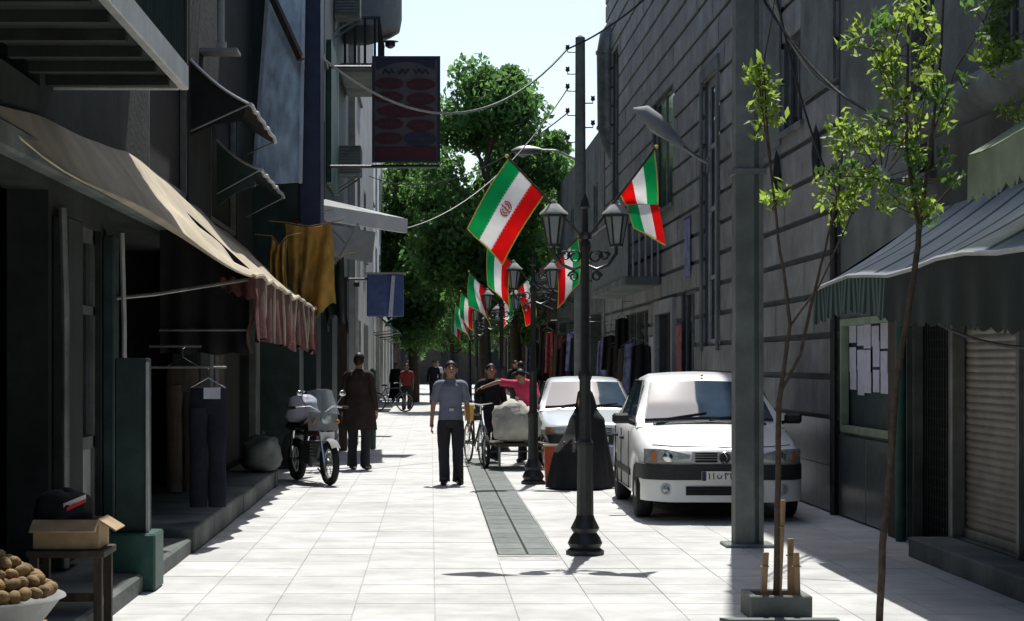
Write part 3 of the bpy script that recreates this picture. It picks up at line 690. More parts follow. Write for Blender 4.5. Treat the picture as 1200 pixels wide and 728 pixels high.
# white far building
L4 = building('white_building', 'white plastered building far down the left side', (-5, 80, 0))
facade(L4, 'wall', 'white', -2.35, -2.1, 64, 104, 0, 10.6, [(66 + 5 * i, 68.4 + 5 * i, z, z + 1.9) for i in range(7) for z in (4.2, 7.4)] + [(65 + 6.2 * i, 70 + 6.2 * i, .1, 2.9) for i in range(6)])
MB().box((-9, 64, 0), (-2.35, 64.3, 10.6)).box((-9, 64.3, 10.3), (-2.35, 104, 10.5)).build('side_wall', 'white', L4, world=True)
for i in range(7):
    for z in (4.2, 7.4): window(L4, -2.1, 66 + 5 * i, 68.4 + 5 * i, z, z + 1.9)
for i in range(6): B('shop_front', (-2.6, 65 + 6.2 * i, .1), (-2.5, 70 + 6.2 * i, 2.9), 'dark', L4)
for i in range(6):
    cl = thing('shop_canopy', ['grey-green', 'blue', 'faded red', 'cream'][i % 4] + ' low canvas canopy on the white far building', 'canopy', (-2, 67 + 6.2 * i, 3), 0, 'low canopies on the white far building')
    MB().prism([(-2.1, 65 + 6.2 * i, 3.5), (-2.1, 70 + 6.2 * i, 3.5), (-1.2, 70 + 6.2 * i, 2.8), (-1.2, 65 + 6.2 * i, 2.8)], (0, 0, .04)).build('cover', ['stripe_g', 'bluecloth', 'redcloth', 'canvas'][i % 4], cl, world=True)
    for k in (65.05, 69.95): MB().tube([(-2.1, k + 6.2 * i, 2.7), (-1.2, k + 6.2 * i, 2.8)], .02, 5).build('strut', 'steel', cl, world=True)
EB = building('end_building', 'grey building closing the far end of the street', (2, 150, 0))
MB().box((-14, 150, 0), (18, 156, 9)).build('wall', 'wood', EB, world=True)
for i in range(9):
    for z in (1, 5): B('window', (-12 + 3.2 * i, 149.96, z), (-10.6 + 3.2 * i, 149.99, z + 1.8), 'darkglass', EB)

# ------------------------------------------------------------------ right row of buildings
R1 = building('stone_building', 'tall stone-clad building with dark horizontal bands behind the white car', (7, 34, 0))
hr1 = [(22.35, 23.65, 4.55, 5.65), (25.6, 26.8, 5.9, 8.2), (28.9, 30.5, 1.95, 6.2), (34.3, 37.5, 4.6, 6.8), (34.2, 36.6, .05, 2.6), (38.2, 43.0, .3, 2.75), (44.2, 45.8, 5.2, 9.2), (31.5, 33.2, 1.3, 2.9)]
facade(R1, 'wall', 'band', XR, XR + .35, 20.45, 47.6, 0, 12.6, hr1)
MB().box((XR + .35, 47.4, 0), (11, 47.6, 12.6)).box((XR + .35, 20.45, 0), (11, 20.6, 12.6)).box((XR + .35, 20.6, 12.4), (11, 47.4, 12.6)).box((XR + .35, 20.6, 3.0), (11, 47.4, 3.1)).build('inner_wall', 'plaster', R1, world=True)
B('back_wall', (10.8, 20.6, 0), (11, 47.4, 12.4), 'plaster', R1)
panels = []
z = 1.08; rw = 0; rp = random.Random(2)
while z < 12.2:
    y = 20.46 - (rw % 2) * .6
    while y < 47.5:
        y0, y1 = max(y, 20.46) + .004, min(y + 1.2, 47.58) - .004
        if y1 - y0 > .1: panels.append((y0, y1, z, z + .385))
        y += 1.2
    z += .46; rw += 1
def clip(p):
    out = [p]
    for h in hr1:
        nx = []
        for (a, b, c, d) in out:
            if h[0] >= b or h[1] <= a or h[2] >= d or h[3] <= c: nx.append((a, b, c, d)); continue
            if a < h[0] - .02: nx.append((a, h[0], c, d))
            if b > h[1] + .02: nx.append((h[1], b, c, d))
            ia, ib = max(a, h[0]), min(b, h[1])
            if c < h[2] - .02: nx.append((ia, ib, c, h[2]))
            if d > h[3] + .02: nx.append((ia, ib, h[3], d))
        out = nx
    return out
pieces = []
for p in panels:
    for q in clip(p):
        vis = q[2] < EYE + 426 * q[0] / FPX
        pieces.append((0 if vis else 1, q[0], q))
pieces.sort(key=lambda t: (t[0], t[1]))
unit = MB().box((-.03, 0, 0), (0, 1, 1)); up = None; rest = MB()
for i, (v, _, q) in enumerate(pieces):
    th = .03 + rp.uniform(-.006, .006)
    if i < 295:
        o = unit.build('stone_panel', 'stone', R1) if up is None else up.copy()
        if up is None: up = o
        else: col.objects.link(o); o.parent = R1
        o.location = Vector((XR, q[0], q[2])) - wloc(R1); o.scale = (th / .03, q[1] - q[0], q[3] - q[2])
    else: rest.box((XR - th, q[0], q[2]), (XR, q[1], q[3]))
rest.build('stone_panels', 'stone', R1, world=True, kind='stuff')
# polished base panels
y = 20.46; gpn = None
while y < 47.4:
    y1 = min(y + 1.0, 47.58)
    skip = any(h[2] < 1 and h[0] < (y + y1) / 2 < h[1] for h in hr1)
    if not skip:
        MB().box((XR - .045, y + .003, .02), (XR - .001, y1 - .003, .52)).build('base_panel', 'granite', R1, world=True)
        MB().box((XR - .043, y + .003, .527), (XR - .001, y1 - .003, 1.03)).build('base_panel', 'granite', R1, world=True)
    y = y1
for h in (hr1[0], hr1[1], hr1[3], hr1[6]): window(R1, XR, *h, d=1)
fw = window(R1, XR, *hr1[2], d=1, frame='alu', sill=False, w=.09, pane='darkglass')
for zz in (3.0, 4.1, 5.1): B('transom', (XR + .052, 28.99, zz), (XR + .112, 30.41, zz + .06), 'alu', fw)
for (a, b) in (((28.75, 1.85), (28.898, 6.4)), ((30.502, 1.85), (30.65, 6.4)), ((28.9, 6.202), (30.5, 6.4))): B('surround', (XR - .07, a[0], a[1]), (XR - .037, b[0], b[1]), 'plaster', R1)
window(R1, XR, *hr1[7], d=1)
for (y0, y1, z0, z1) in ((23.66, 25.3, 4.4, 6.9), (20.5, 22.3, 4.75, 7.3)):
    B('plaster_panel', (XR - .06, y0, z0), (XR - .037, y1, z1), 'pale' if False else 'plaster', R1)
B('door_leaf', (XR + .12, 34.2, .05), (XR + .16, 36.6, 2.6), 'dark', R1)
for (a, b) in (((33.95, .03), (34.198, 2.85)), ((36.602, .03), (36.85, 2.85)), ((34.2, 2.602), (36.6, 2.85))): B('door_surround', (XR - .09, a[0], a[1]), (XR + .1, b[0], b[1]), 'pale', R1)
B('shop_front', (XR + .15, 38.2, .3), (XR + .18, 43.0, 2.75), 'darkglass', R1)
for i in range(4): B('mullion', (XR + .08, 38.2 + i * 1.58, .3), (XR + .14, 38.28 + i * 1.58, 2.75), 'steel', R1)
B('parapet', (XR - .15, 20.4, 12.6), (11.1, 47.7, 12.85), 'plaster', R1)
# balcony with vertical bars
bl = thing('barred_balcony', 'dark barred balcony jutting from the stone building above the doorway', 'balcony', (4.1, 39, 3.2))
MB().box((3.72, 36, 3.15), (XR - .05, 43.6, 3.32)).build('slab', 'plaster', bl, world=True, bev=.02)
for i in range(32): MB().tube([(3.76, 36.04 + i * .242, 3.32), (3.76, 36.04 + i * .242, 4.6)], .02, 5).build('bar', 'alu', bl, world=True)  # light falling on the bars is put into their pale colour
for i in range(5): MB().tube([(3.88 + i * .12, 36.04, 3.32), (3.88 + i * .12, 36.04, 4.6)], .02, 5).build('bar', 'alu', bl, world=True)
MB().tube([(XR - .04, 36.04, 4.62), (3.76, 36.04, 4.62), (3.76, 43.56, 4.62)], .03, 6).build('top_rail', 'steel', bl, world=True)
B('back_sheet', (3.84, 36.3, 3.33), (3.86, 43.4, 4.35), 'teal', bl)
# big duct
du = thing('ventilation_duct', 'fat grey ventilation duct climbing the far corner of the stone building', 'duct', (4.1, 46, 0))
dp = [at(727, 430, 47.5), at(727, 190, 47.5), at(716, 165, 47.5), at(712, 150, 47.5), at(711, 62, 47.5), at(714, 44, 47.5), at(722, 32, 47.5), at(740, 24, 48), at(775, 18, 49)]
MB().tube(dp, .25, 14).build('tube', 'steel', du, world=True, smooth=50)
for i in (1, 3, 4): MB().tube([dp[i] - Vector((0, 0, .04)), dp[i] + Vector((0, 0, .04))], .275, 14).build('flange', 'steel', du, world=True, smooth=50)
# leaf-shaped wall ornaments
for (px, y0, y1, lab) in ((910, 175, 242, 'dark spindle-shaped wall ornament nearer the concrete pole'), (956, 145, 216, 'dark spindle-shaped wall ornament below the upper window')):
    c = onx(px, (y0 + y1) / 2, XR - .08); h = (y1 - y0) / 2 / (FPX / c.y)
    t = thing('wall_ornament', lab, 'ornament', (c.x, c.y, c.z - h))
    MB().lathe([(.005, 0), (.07, h * .35), (.10, h), (.07, h * 1.65), (.005, h * 2)], n=10, sx=.5).build('spindle', 'iron', t, smooth=50)
    MB().box((0, -.02, h * .9), (.06, .02, h * 1.1)).build('bracket', 'iron', t)
# near right shops
R0 = building('near_shop_house', 'dim stone and plaster shop house with roller shutter and striped awning', (7, 14, 0))
hr0 = [(10.2, 13.7, .18, 2.55), (14.15, 15.95, .18, 2.6), (16.15, 17.55, .03, 2.6), (18.0, 20.2, .92, 2.12), (11.6, 12.4, 3.4, 6.0), (16.6, 17.4, 3.35, 6.2), (14.2, 14.9, 3.8, 6.2)]
facade(R0, 'wall', 'plaster', XR + .0, XR + .35, 6, 20.4, 0, 12.6, hr0)
MB().box((XR + .35, 6, 0), (11, 6.2, 12.6)).box((XR + .35, 20.2, 0), (11, 20.4, 12.6)).box((XR + .35, 6.2, 3), (11, 20.2, 3.1)).box((XR + .35, 6.2, 12.4), (11, 20.2, 12.6)).build('inner_wall', 'plaster', R0, world=True)
B('back_wall', (10.8, 6.2, 0), (11, 20.2, 12.4), 'plaster', R0)
for h in hr0[4:]: window(R0, XR, *h, d=1)
B('parapet', (XR - .15, 5.9, 12.6), (11.1, 20.39, 12.85), 'plaster', R0)
def rolldoor(y0, y1, name):
    def fn(u, v):
        z = .2 + v * 2.38; return (XR + .10 - .012 * abs(math.sin(v * math.pi * 38)), y0 + u * (y1 - y0), z)
    s_ = MB().sheet(fn, 1, 228, .004).build('roller_shutter', 'shutter', R0, world=True)
    for yy in (y0 - .04, y1 - .04): B('guide_rail', (XR - .03, yy, .18), (XR + .075, yy + .08, 2.62), 'steel', s_)
    B('bottom_bar', (XR + .06, y0 + .045, .182), (XR + .11, y1 - .045, .26), 'steel', s_)
rolldoor(14.15, 15.95, 'a'); rolldoor(10.2, 13.7, 'b')
# lattice door
ld = B('lattice_door', (XR + .2, 16.15, .03), (XR + .22, 17.55, 2.6), 'dark', R0)
lat = MB()
for i in range(16): lat.box((XR + .14, 16.17 + i * .09, .05), (XR + .155, 16.185 + i * .09, 2.58))
for i in range(28): lat.box((XR + .156, 16.16, .06 + i * .09), (XR + .17, 17.54, .075 + i * .09))
lat.build('lattice', 'iron', ld, world=True)
for (a, b) in (((16.152, .03), (16.2, 2.6)), ((17.5, .03), (17.548, 2.6))): B('door_post', (XR + .05, a[0], a[1]), (XR + .135, b[0], b[1]), 'steel', ld)
MB().tube([(XR - .09, 17.42, 0), (XR - .09, 17.42, 2.5)], .05, 10).build('drain_pipe', 'green', R0, world=True, smooth=True)
B('pier', (XR - .08, 17.62, .0), (XR - .002, 17.95, 2.65), 'wood', R0)
for (y0, y1) in ((18.0, 19.08), (19.1, 20.36)):
    B('base_panel', (XR - .03, y0, .02), (XR - .002, y1, .88), 'granite', R0, bev=.004)
MB().tube([(XR - .07, 20.42, 0), (XR - .07, 20.42, 3.4)], .04, 8).build('drain_pipe', 'iron', R0, world=True, smooth=True)
# notice window with papers
nb = thing('notice_window', 'glazed notice case full of pale papers on the right wall', 'notice board', (XR, 19.1, .92))
fr = MB()
for (a, b) in (((18.0, .92), (18.07, 2.12)), ((20.13, .92), (20.2, 2.12)), ((18.07, .92), (20.13, .99)), ((18.07, 2.05), (20.13, 2.12))): fr.box((XR - .05, a[0], a[1]), (XR + .03, b[0], b[1]))
fr.build('frame', 'greencanvas', nb, world=True)
B('backing', (XR + .05, 18.0, .92), (XR + .06, 20.2, 2.12), 'teal', nb)
rn = random.Random(9)
for i in range(18):
    yy = 18.10 + (i % 6) * .335 + rn.uniform(-.04, .04); zz = 1.35 + (i // 6) * .24 + rn.uniform(-.04, .04)
    MB().box((XR + .035 - i * .0006, yy, zz), (XR + .037 - i * .0006, yy + rn.uniform(.27, .335), zz + rn.uniform(.2, .27))).build('paper_sheet', 'paper', nb, world=True)
# steps
st = thing('shutter_step', 'low stone step before the roller shutter', 'step', (4.3, 13, 0))
MB().box((4.08, 9.9, -.01), (XR - .003, 16.05, .17)).build('tread', 'plaster', st, world=True, bev=.015)
# striped awning, right
ra = thing('striped_awning', 'pale striped awning with dark green scalloped valance on the right', 'awning', (3.8, 13.5, 2.3))
AX = 3.40
def aw2(u, v):
    y = 8.6 + u * (16.6 - 8.6); x = XR - .01 + v * (AX - XR + .01)
    z = 3.0 - v * .67 - .04 * math.sin(math.pi * v) + .03 * math.sin(u * 17) * v + .45 * max(0, .62 - u) * v * 0
    return (x, y, z)
MB().sheet(aw2, 66, 10, .01, mi=lambda u, v: int(u * 44) % 4 == 0).build('canvas', ['stripe_w', 'stripe_g'], ra, world=True, smooth=80)
def va2(u, v):
    x, y, z = aw2(u, 1); k = u * 40; L = .27 + .035 * abs(math.sin(k * math.pi)) + .17 * max(0, min(1, (.72 - u) * 4))
    return (x - .004 + .02 * math.sin(k * 2) * v, y, z - .006 - v * L)
MB().sheet(va2, 240, 3, .006, mi=lambda u, v: 1 if u < .68 else (0 if int(u * 120) % 2 else 1)).build('valance', ['stripe_g', 'darkgreen'], ra, world=True)
MB().sheet(lambda u, v: (AX + u * (XR - AX - .02), 16.6, 3.0 - (1 - u) * .67 - .03 - v * (.16 + .02 * abs(math.sin(u * 25)))), 60, 3, .006, mi=0).build('side_valance', ['darkgreen'], ra, world=True)
for y in (8.8, 16.5): MB().tube([(XR, y, 2.0), (AX + .02, y, 2.31)], .014, 6).build('support_arm', 'steel', ra, world=True)
MB().tube([aw2(i / 12, 1) for i in range(13)], .02, 6).build('front_bar', 'alu', ra, world=True)
ga = thing('green_awning', 'pale green scalloped awning above the near shutter', 'awning', (3.8, 10, 2.9))
def aw3(u, v):
    y = 8.2 + u * 3.7; return (XR - .01 + v * (3.42 - XR), y, 3.7 - v * .72 - .03 * math.sin(math.pi * v) + .02 * math.sin(u * 12) * v)
MB().sheet(aw3, 40, 10, .01).build('canvas', 'greencanvas', ga, world=True, smooth=80)
MB().sheet(lambda u, v: (aw3(u, 1)[0] - .004 + .012 * math.sin(u * 60) * v, aw3(u, 1)[1], aw3(u, 1)[2] - .006 - v * (.25 + .05 * (abs((u * 26) % 1 - .5) * 2))), 312, 3, .006).build('valance', 'greencanvas', ga, world=True)
for y in (8.3, 11.8): MB().tube([(XR, y, 2.5), (3.44, y, 2.96)], .014, 6).build('support_arm', 'steel', ga, world=True)
ro = thing('rolled_awning', 'rolled-up awning in a long grey housing high on the right wall', 'awning', (4.2, 14.5, 3.6))
MB().tube([(4.22, 12.4, 3.72), (4.22, 16.6, 3.72)], .17, 16).build('roll', 'plaster', ro, world=True, smooth=50)
MB().tube([(4.22, 12.34, 3.72), (4.22, 12.399, 3.72)], .19, 16).build('end_cap', 'iron', ro, world=True, smooth=50)
for y in (12.6, 14.5, 16.4): B('bracket', (4.22, y, 3.70), (XR - .002, y + .05, 3.76), 'iron', ro)
# the street goes on behind the viewer
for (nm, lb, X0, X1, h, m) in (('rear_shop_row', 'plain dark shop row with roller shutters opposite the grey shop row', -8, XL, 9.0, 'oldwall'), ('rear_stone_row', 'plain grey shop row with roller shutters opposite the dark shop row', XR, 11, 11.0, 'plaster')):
    rb_ = building(nm, lb, ((X0 + X1) / 2, -18, 0))
    yb = 7.4 if X0 < 0 else 5.9
    MB().box((X0, -42, 0), (X1, yb, h)).build('wall', m, rb_, world=True)
    xf = X1 if X0 < 0 else X0; sg = 1 if X0 < 0 else -1
    for i in range(9):
        B('shutter', (xf, -40 + i * 5.1, .1), (xf + sg * .04, -36.4 + i * 5.1, 2.6), 'shutter', rb_)
        for z in (4, 7): B('window', (xf, -39 + i * 5.1, z), (xf + sg * .03, -37.4 + i * 5.1, z + 1.7), 'darkglass', rb_)
# posters on the far stone wall
for (y, z, m, lab) in ((32.2, 3.15, 'poster', 'violet poster on the stone wall above the parked car'), (33.3, 1.35, 'poster2', 'reddish poster low on the stone wall behind the parked car'), (37.4, 1.2, 'paper', 'pale notice beside the stone doorway')):
    t = thing('wall_poster', lab, 'poster', (XR - .05, y, z))
    MB().box((-.004, -.35, 0), (0, .35, 1.0)).build('sheet', m, t)
    MB().box((-.0045 - .004, -.37, .98), (0.0, .37, 1.01)).build('batten', 'wood', t)
# lower buildings farther right
R2 = building('grey_gable_building', 'plain grey building beyond the ventilation duct', (7, 56, 0))
facade(R2, 'wall', 'plaster', XR, XR + .3, 48.2, 66, 0, 7.8, [(49 + 4.2 * i, 52.4 + 4.2 * i, .1, 3.0) for i in range(4)] + [(50 + 4.2 * i, 51.4 + 4.2 * i, 4.9, 6.5) for i in range(4)])
MB().box((XR + .3, 48.2, 0), (11, 48.5, 7.8)).box((XR + .3, 48.5, 7.5), (11, 66, 7.8)).box((XR + .3, 65.7, 0), (11, 66, 7.5)).build('side_wall', 'plaster', R2, world=True)
for i in range(4):
    window(R2, XR, 50 + 4.2 * i, 51.4 + 4.2 * i, 4.9, 6.5, d=1)
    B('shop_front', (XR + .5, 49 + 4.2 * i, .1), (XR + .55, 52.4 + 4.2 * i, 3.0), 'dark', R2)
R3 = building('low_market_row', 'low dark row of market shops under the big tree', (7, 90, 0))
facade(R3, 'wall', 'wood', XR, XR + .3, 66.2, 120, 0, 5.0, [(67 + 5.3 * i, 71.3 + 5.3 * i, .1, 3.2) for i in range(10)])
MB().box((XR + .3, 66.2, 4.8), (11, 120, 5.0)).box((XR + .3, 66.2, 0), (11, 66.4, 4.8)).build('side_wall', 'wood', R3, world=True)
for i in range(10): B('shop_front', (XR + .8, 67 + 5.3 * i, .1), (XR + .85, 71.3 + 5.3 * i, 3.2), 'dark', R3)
cn = 0
for (Y0, Y1) in [(48.6, 53), (53.3, 58), (58.4, 62), (62.4, 66.5), (67, 73), (73.5, 80), (80.5, 88)]:
    t = thing('market_canopy', ['pale metal sheet canopy with dark red fascia over the right market shops', 'off-white sheet canopy with teal fascia over the right market shops', 'grey sheet canopy with blue fascia over the right market shops'][cn % 3], 'canopy', (4, (Y0 + Y1) / 2, 3.6), 0, 'sheet canopies of the right market row')
    zc = 4.25 - .05 * cn
    MB().prism([(XR, Y0, zc + .25), (XR, Y1, zc + .25), (3.1, Y1, zc), (3.1, Y0, zc)], (0, 0, .05)).build('sheet', ['alu', 'stripe_w', 'steel'][cn % 3], t, world=True)
    B('fascia', (3.05, Y0, zc - .12), (3.098, Y1, zc + .05), ['signred', 'teal', 'bluecloth'][cn % 3], t)
    for y in (Y0 + .1, Y1 - .1): MB().tube([(XR, y, zc - .6), (3.1, y, zc)], .025, 5).build('strut', 'iron', t, world=True)
    cn += 1
# goods hung and stacked along the market on the right
rg = random.Random(21)
gl = [('rolled carpet', 'rolled_carpet'), ('garment', 'hung_garment')]
for i in range(26):
    Y = 37.5 + i * 1.25; z = rg.uniform(.9, 1.5); m = rg.choice(['navy', 'brownblack', 'redcloth', 'wood', 'poster2', 'darkgreen', 'black', 'poster'])
    X = 3.75 + rg.uniform(-.15, .15) if Y > 46 else 4.2
    t = thing('hanging_garment', dict(navy='navy', brownblack='dark brown', redcloth='faded red', wood='brown', poster2='mottled red', darkgreen='dark green', black='black', poster='mottled violet')[m] + ' garment hung outside the right market shops', 'garment', (X, Y, z), 0, 'garments hung along the right market shops')
    w = rg.uniform(.25, .4); h = rg.uniform(.8, 1.3)
    MB().sheet(lambda u, v: ((u - .5) * w * (1 + .35 * v), .05 * math.sin(u * 12 + i), h * (1 - v) - (.1 * abs(u - .5) if v == 0 else 0)), 14, 5, .03).build('cloth', m, t, smooth=60)
    MB().tube([(-w * .4, 0, h), (0, 0, h + .1), (w * .4, 0, h)], .01, 4).build('hanger', 'chrome', t)
    MB().tube([(0, 0, h + .1), (0, 0, h + .35), (.7 if X < 4 else .2, 0, h + .36)], .008, 4).build('hook', 'iron', t)

# ------------------------------------------------------------------ street lamps with flags
LX = 1.33
def lamp_post(name, label, group=None):
    t = thing(name, label, 'lamp post', (0, 0, 0), 0, group)
    MB().lathe([(.165, 0), (.165, .035), (.13, .06), (.15, .10), (.13, .15), (.10, .19), (.125, .23), (.105, .27), (.085, .31), (.075, .34)], n=12).build('base', 'iron', t, smooth=30)
    MB().lathe([(.074, .34), (.066, .9), (.075, .93), (.075, .97), (.055, 1.0), (.048, 1.5), (.058, 1.53), (.058, 1.57), (.042, 1.6), (.034, 2.6), (.05, 2.64), (.05, 2.68), (.03, 2.72), (.026, 2.98), (.045, 3.0), (.03, 3.06), (.004, 3.12)], n=16, flute=-.08).build('shaft', 'iron', t, smooth=30)
    for s in (-1, 1):
        arm = MB().tube([(0, 0, 2.5), (s * .1, 0, 2.46), (s * .2, 0, 2.5), (s * .27, 0, 2.6), (s * .27, 0, 2.66)], .016, 7).build('arm', 'iron', t, smooth=True)
        for (x, z, r) in ((.09, 2.57, .06), (.17, 2.58, .045), (.10, 2.40, .045)):
            MB().tube([(s * (x + r * math.cos(a) * (1 - a / 14)), 0, z + r * math.sin(a) * (1 - a / 14)) for a in np.linspace(0, 8, 20)], .010, 5).build('scroll', 'iron', arm)
        lan = MB()
        x = s * .27
        for k in range(6):
            a = math.pi / 3 * k; ca, sa = math.cos(a), math.sin(a)
            lan.beam((x + .055 * ca, .055 * sa, 2.68), (x + .10 * ca, .10 * sa, 2.92), .012, .012)
        lan.lathe([(.06, 2.655), (.06, 2.68)], (x, 0, 0), 6); lan.lathe([(.115, 2.915), (.115, 2.935)], (x, 0, 0), 6)
        L = lan.build('lantern', 'iron', t)
        MB().lathe([(.05, 2.682), (.092, 2.913)], (x, 0, 0), 6).build('glass', 'lens', L)
        MB().lathe([(.125, 2.936), (.12, 2.95), (.08, 2.985), (.05, 3.02), (.03, 3.03), (.025, 3.05), (.005, 3.07)], (x, 0, 0), 12).build('cap', 'pale', L, smooth=40)  # sunlight on the cap is put into its pale colour
    MB().lathe([(.05, 2.72), (.06, 2.75), (.05, 2.78)], n=10).build('flag_bracket', 'iron', t)
    return t
LY = [16.2, 25.7, 35.3, 44.9, 54.5, 64.1]
lab = ['black cast-iron twin lantern post standing at the near end of the drain', 'black cast-iron twin lantern post beside the sack cart', 'black twin lantern post just beyond the silver car', 'small black lantern post past the blue sign box', 'distant black lantern post near the red-shirted walker', 'farthest black lantern post under the big tree']
lp0 = lamp_post('lamp_post', lab[0], 'twin lantern posts along the drain'); lp0.location = (LX, LY[0], 0)
for i in range(1, 6):
    c = copy_tree(lp0); c.location = (LX + (.07 if i == 1 else 0), LY[i], 0); c['label'] = lab[i]

def flag(label, base, tip, h0, h1, fly, droop, rip, ph, group='small national flags on the lamp posts', emb=False, fold=0., edge=None):
    """pole from base to tip; hoist between fractions h0..h1 (outer end first = green); fly vector"""
    base, tip = Vector(base), Vector(tip); t = thing('flag', label, 'flag', base, 0, group)
    MB().tube([(0, 0, 0), tip - base], .011, 6).build('staff', 'wood', t, smooth=True)
    MB().ball(tip - base, .018, 8).build('finial', 'fringe', t)
    A = base.lerp(tip, h1) - base; Bq = base.lerp(tip, h0) - base; F = Vector(fly); D = Vector(droop)
    def S(u, v):        # u across hoist (green..red), v along fly
        p = A.lerp(Bq, u) + F * v + D * v * v
        if edge: p = A.lerp(Bq, u).lerp((edge[0] - base).lerp(edge[1] - base, u), v) + Vector((0, .10 * math.sin(math.pi * v) * (u - .5), 0))
        p += Vector((.0, rip * math.sin(v * 5.5 + u * 2.6 + ph) * v ** .6, rip * .35 * math.sin(v * 4 + u * 5 + ph) * v))
        if fold:
            w = max(0, v - .25) / .75
            p += Vector((fold * .55 * math.sin(u * 2.2) * w * (1 - u * .2), -.14 * fold * math.sin(u * 3.1) * w, -fold * .25 * u * w))
        return p
    MB().sheet(S, 24, 22, .003, mi=lambda u, v: 0 if u < 1 / 3 else (1 if u < 2 / 3 else 2)).build('cloth', ['fgreen', 'fwhite', 'fred'], t, smooth=80)
    fr = MB()
    for pts in ([S(0, v / 22) for v in range(23)], [S(u / 24, 1) for u in range(25)], [S(1, v / 22) for v in range(23)])[::(2 if edge else 1)]: fr.tube(pts, .007, 5)
    fr.build('fringe', 'fringe', t)
    e = MB(); n = (S(.6, .5) - S(.4, .5)).cross(S(.5, .6) - S(.5, .4)).normalized()
    for side in (-1, 1):
        def E(a, b): return S(.5 + b * .115, .5 + a * .085) + n * (.004 * side)
        for sg in (-1, 1):
            for rr, w in ((1.0, .005), (.62, .005)):
                e.tube([E(sg * rr * math.cos(q), rr * math.sin(q)) for q in np.linspace(-.95, 1.1, 9)], w, 4)
        e.tube([E(0, -1.0), E(0, .7)], .006, 4); e.tube([E(-.2, .95), E(0, .85), E(.2, .95)], .005, 4)
    if emb: e.build('emblem', 'emblem', t)
    if emb:      # row of small white marks along the inner edges of the green and red bands
        k = MB()
        for side in (-1, 1):
            for (u, m) in ((.318, 0), (.682, 0)):
                for i in range(22):
                    v = .03 + i * .0435
                    c = [S(u - .008, v) + n * .003 * side, S(u + .008, v) + n * .003 * side, S(u + .008, v + .022) + n * .003 * side, S(u - .008, v + .022) + n * .003 * side]
                    k.add(c, [(0, 1, 2, 3)])
        k.build('script_marks', 'fwhite', t)
    global FLAG; FLAG = t
    return t
s0 = FPX / LY[0]
bz = 2.76
tipL = at(594, 183, s0 * 1.0); tipR = at(769, 172, s0 * 1.0)
flag('large green white red flag with red emblem flying left of the near lantern post', (LX - .04, LY[0] - .03, bz), tipL, .50, .97, (-.36, -.10, -.50), (0, .02, -.10), .035, .4, emb=True)
flag('half-folded green white red flag hanging right of the near lantern post', (LX + .04, LY[0] - .03, bz), tipR, .46, .97, (.10, -.03, -.40), (0, .0, .0), .03, 1.3, emb=False, edge=(at(771, 240, s0), at(735, 240, s0)))
t = bpy.data.objects[-1] if False else FLAG
w_ = t.location.copy(); q4 = [at(735, 240, s0) + Vector((0, -.02, 0)), at(771, 240, s0) + Vector((0, -.02, 0)), at(743, 267, s0), at(780, 287, s0)]
fe = lambda u, v: q4[0].lerp(q4[1], u).lerp(q4[2].lerp(q4[3], u), v) + Vector((.012 * math.sin(v * 3) * (u - .5), -.03 * math.sin(u * 5) * v, 0)) - w_
MB().sheet(fe, 18, 12, .003, mi=lambda u, v: 0 if u < .36 else (1 if u < .72 else 2)).build('folded_end', ['fgreen', 'fwhite', 'fred'], t, smooth=80)
MB().tube([fe(0, v / 6) for v in range(7)] + [fe(u / 8, 1) for u in range(1, 9)], .007, 5).build('fringe', 'fringe', t)
fl = [(1, -1, 'green white red flag drooping left of the lantern post beside the sack cart'), (1, 1, 'furled green and red flag drooping right of the lantern post beside the sack cart'), (2, -1, 'small flag left of the lantern post beyond the silver car'), (2, 1, 'small flag right of the lantern post beyond the silver car'), (3, -1, 'tiny flag left of the lantern post past the blue sign box'), (3, 1, 'tiny flag right of the lantern post past the blue sign box'), (4, -1, 'tiny flag on the distant lantern post near the red-shirted walker'), (5, -1, 'farthest tiny flag under the big tree')]
for (i, sd, lb) in fl:
    x = LX + (.07 if i == 1 else 0); w = .2 if i == 1 else .3
    flag(lb, (x + sd * .04, LY[i] - .03, bz), (x + sd * .62, LY[i] - .03, bz + .62), .46, .97, (sd * -.0 - (.12 if sd < 0 else -.12), -.04, -.58), (-sd * .1, 0, -.05), .05, i * 1.7 + sd, fold=(.35 if (i + sd) % 2 else 0))

# ------------------------------------------------------------------ poles, street lights, wires
cp = thing('concrete_pole', 'thick grooved concrete utility pole standing before the white car', 'pole', (2.86, 16.96, 0))
def ring(z, w, d): return w * (1 - z * .006), d * (1 - z * .006)
pl = MB()
for (x0, x1, y0, y1) in ((-.128, .045, -.11, .11), (.085, .128, -.11, .11), (.045, .085, -.06, .11)): 
    vs = []
    for z in (0, 9.5):
        k = 1 - z * .008
        vs += [(x0 * k, y0 * k, z), (x1 * k, y0 * k, z), (x1 * k, y1 * k, z), (x0 * k, y1 * k, z)]
    pl.add(vs, [(0, 3, 2, 1), (4, 5, 6, 7), (0, 1, 5, 4), (1, 2, 6, 5), (2, 3, 7, 6), (3, 0, 4, 7)])
pl.build('shaft', 'concrete', cp)
for z in (3.35, 6.9): MB().box((-.15, -.125, z), (.15, .125, z + .05)).build('clamp_band', 'steel', cp)
MB().box((-.22, -.2, -.01), (.22, .2, .03)).build('footing', 'concrete', cp, bev=.01)
tp = thing('telegraph_pole', 'slender dark telegraph pole with insulators rising behind the near lantern post', 'pole', (3.07, 38.6, 0))
MB().lathe([(.13, 0), (.125, 3), (.10, 8.35), (.02, 8.4)], n=12).build('shaft', 'concrete', tp, smooth=30)
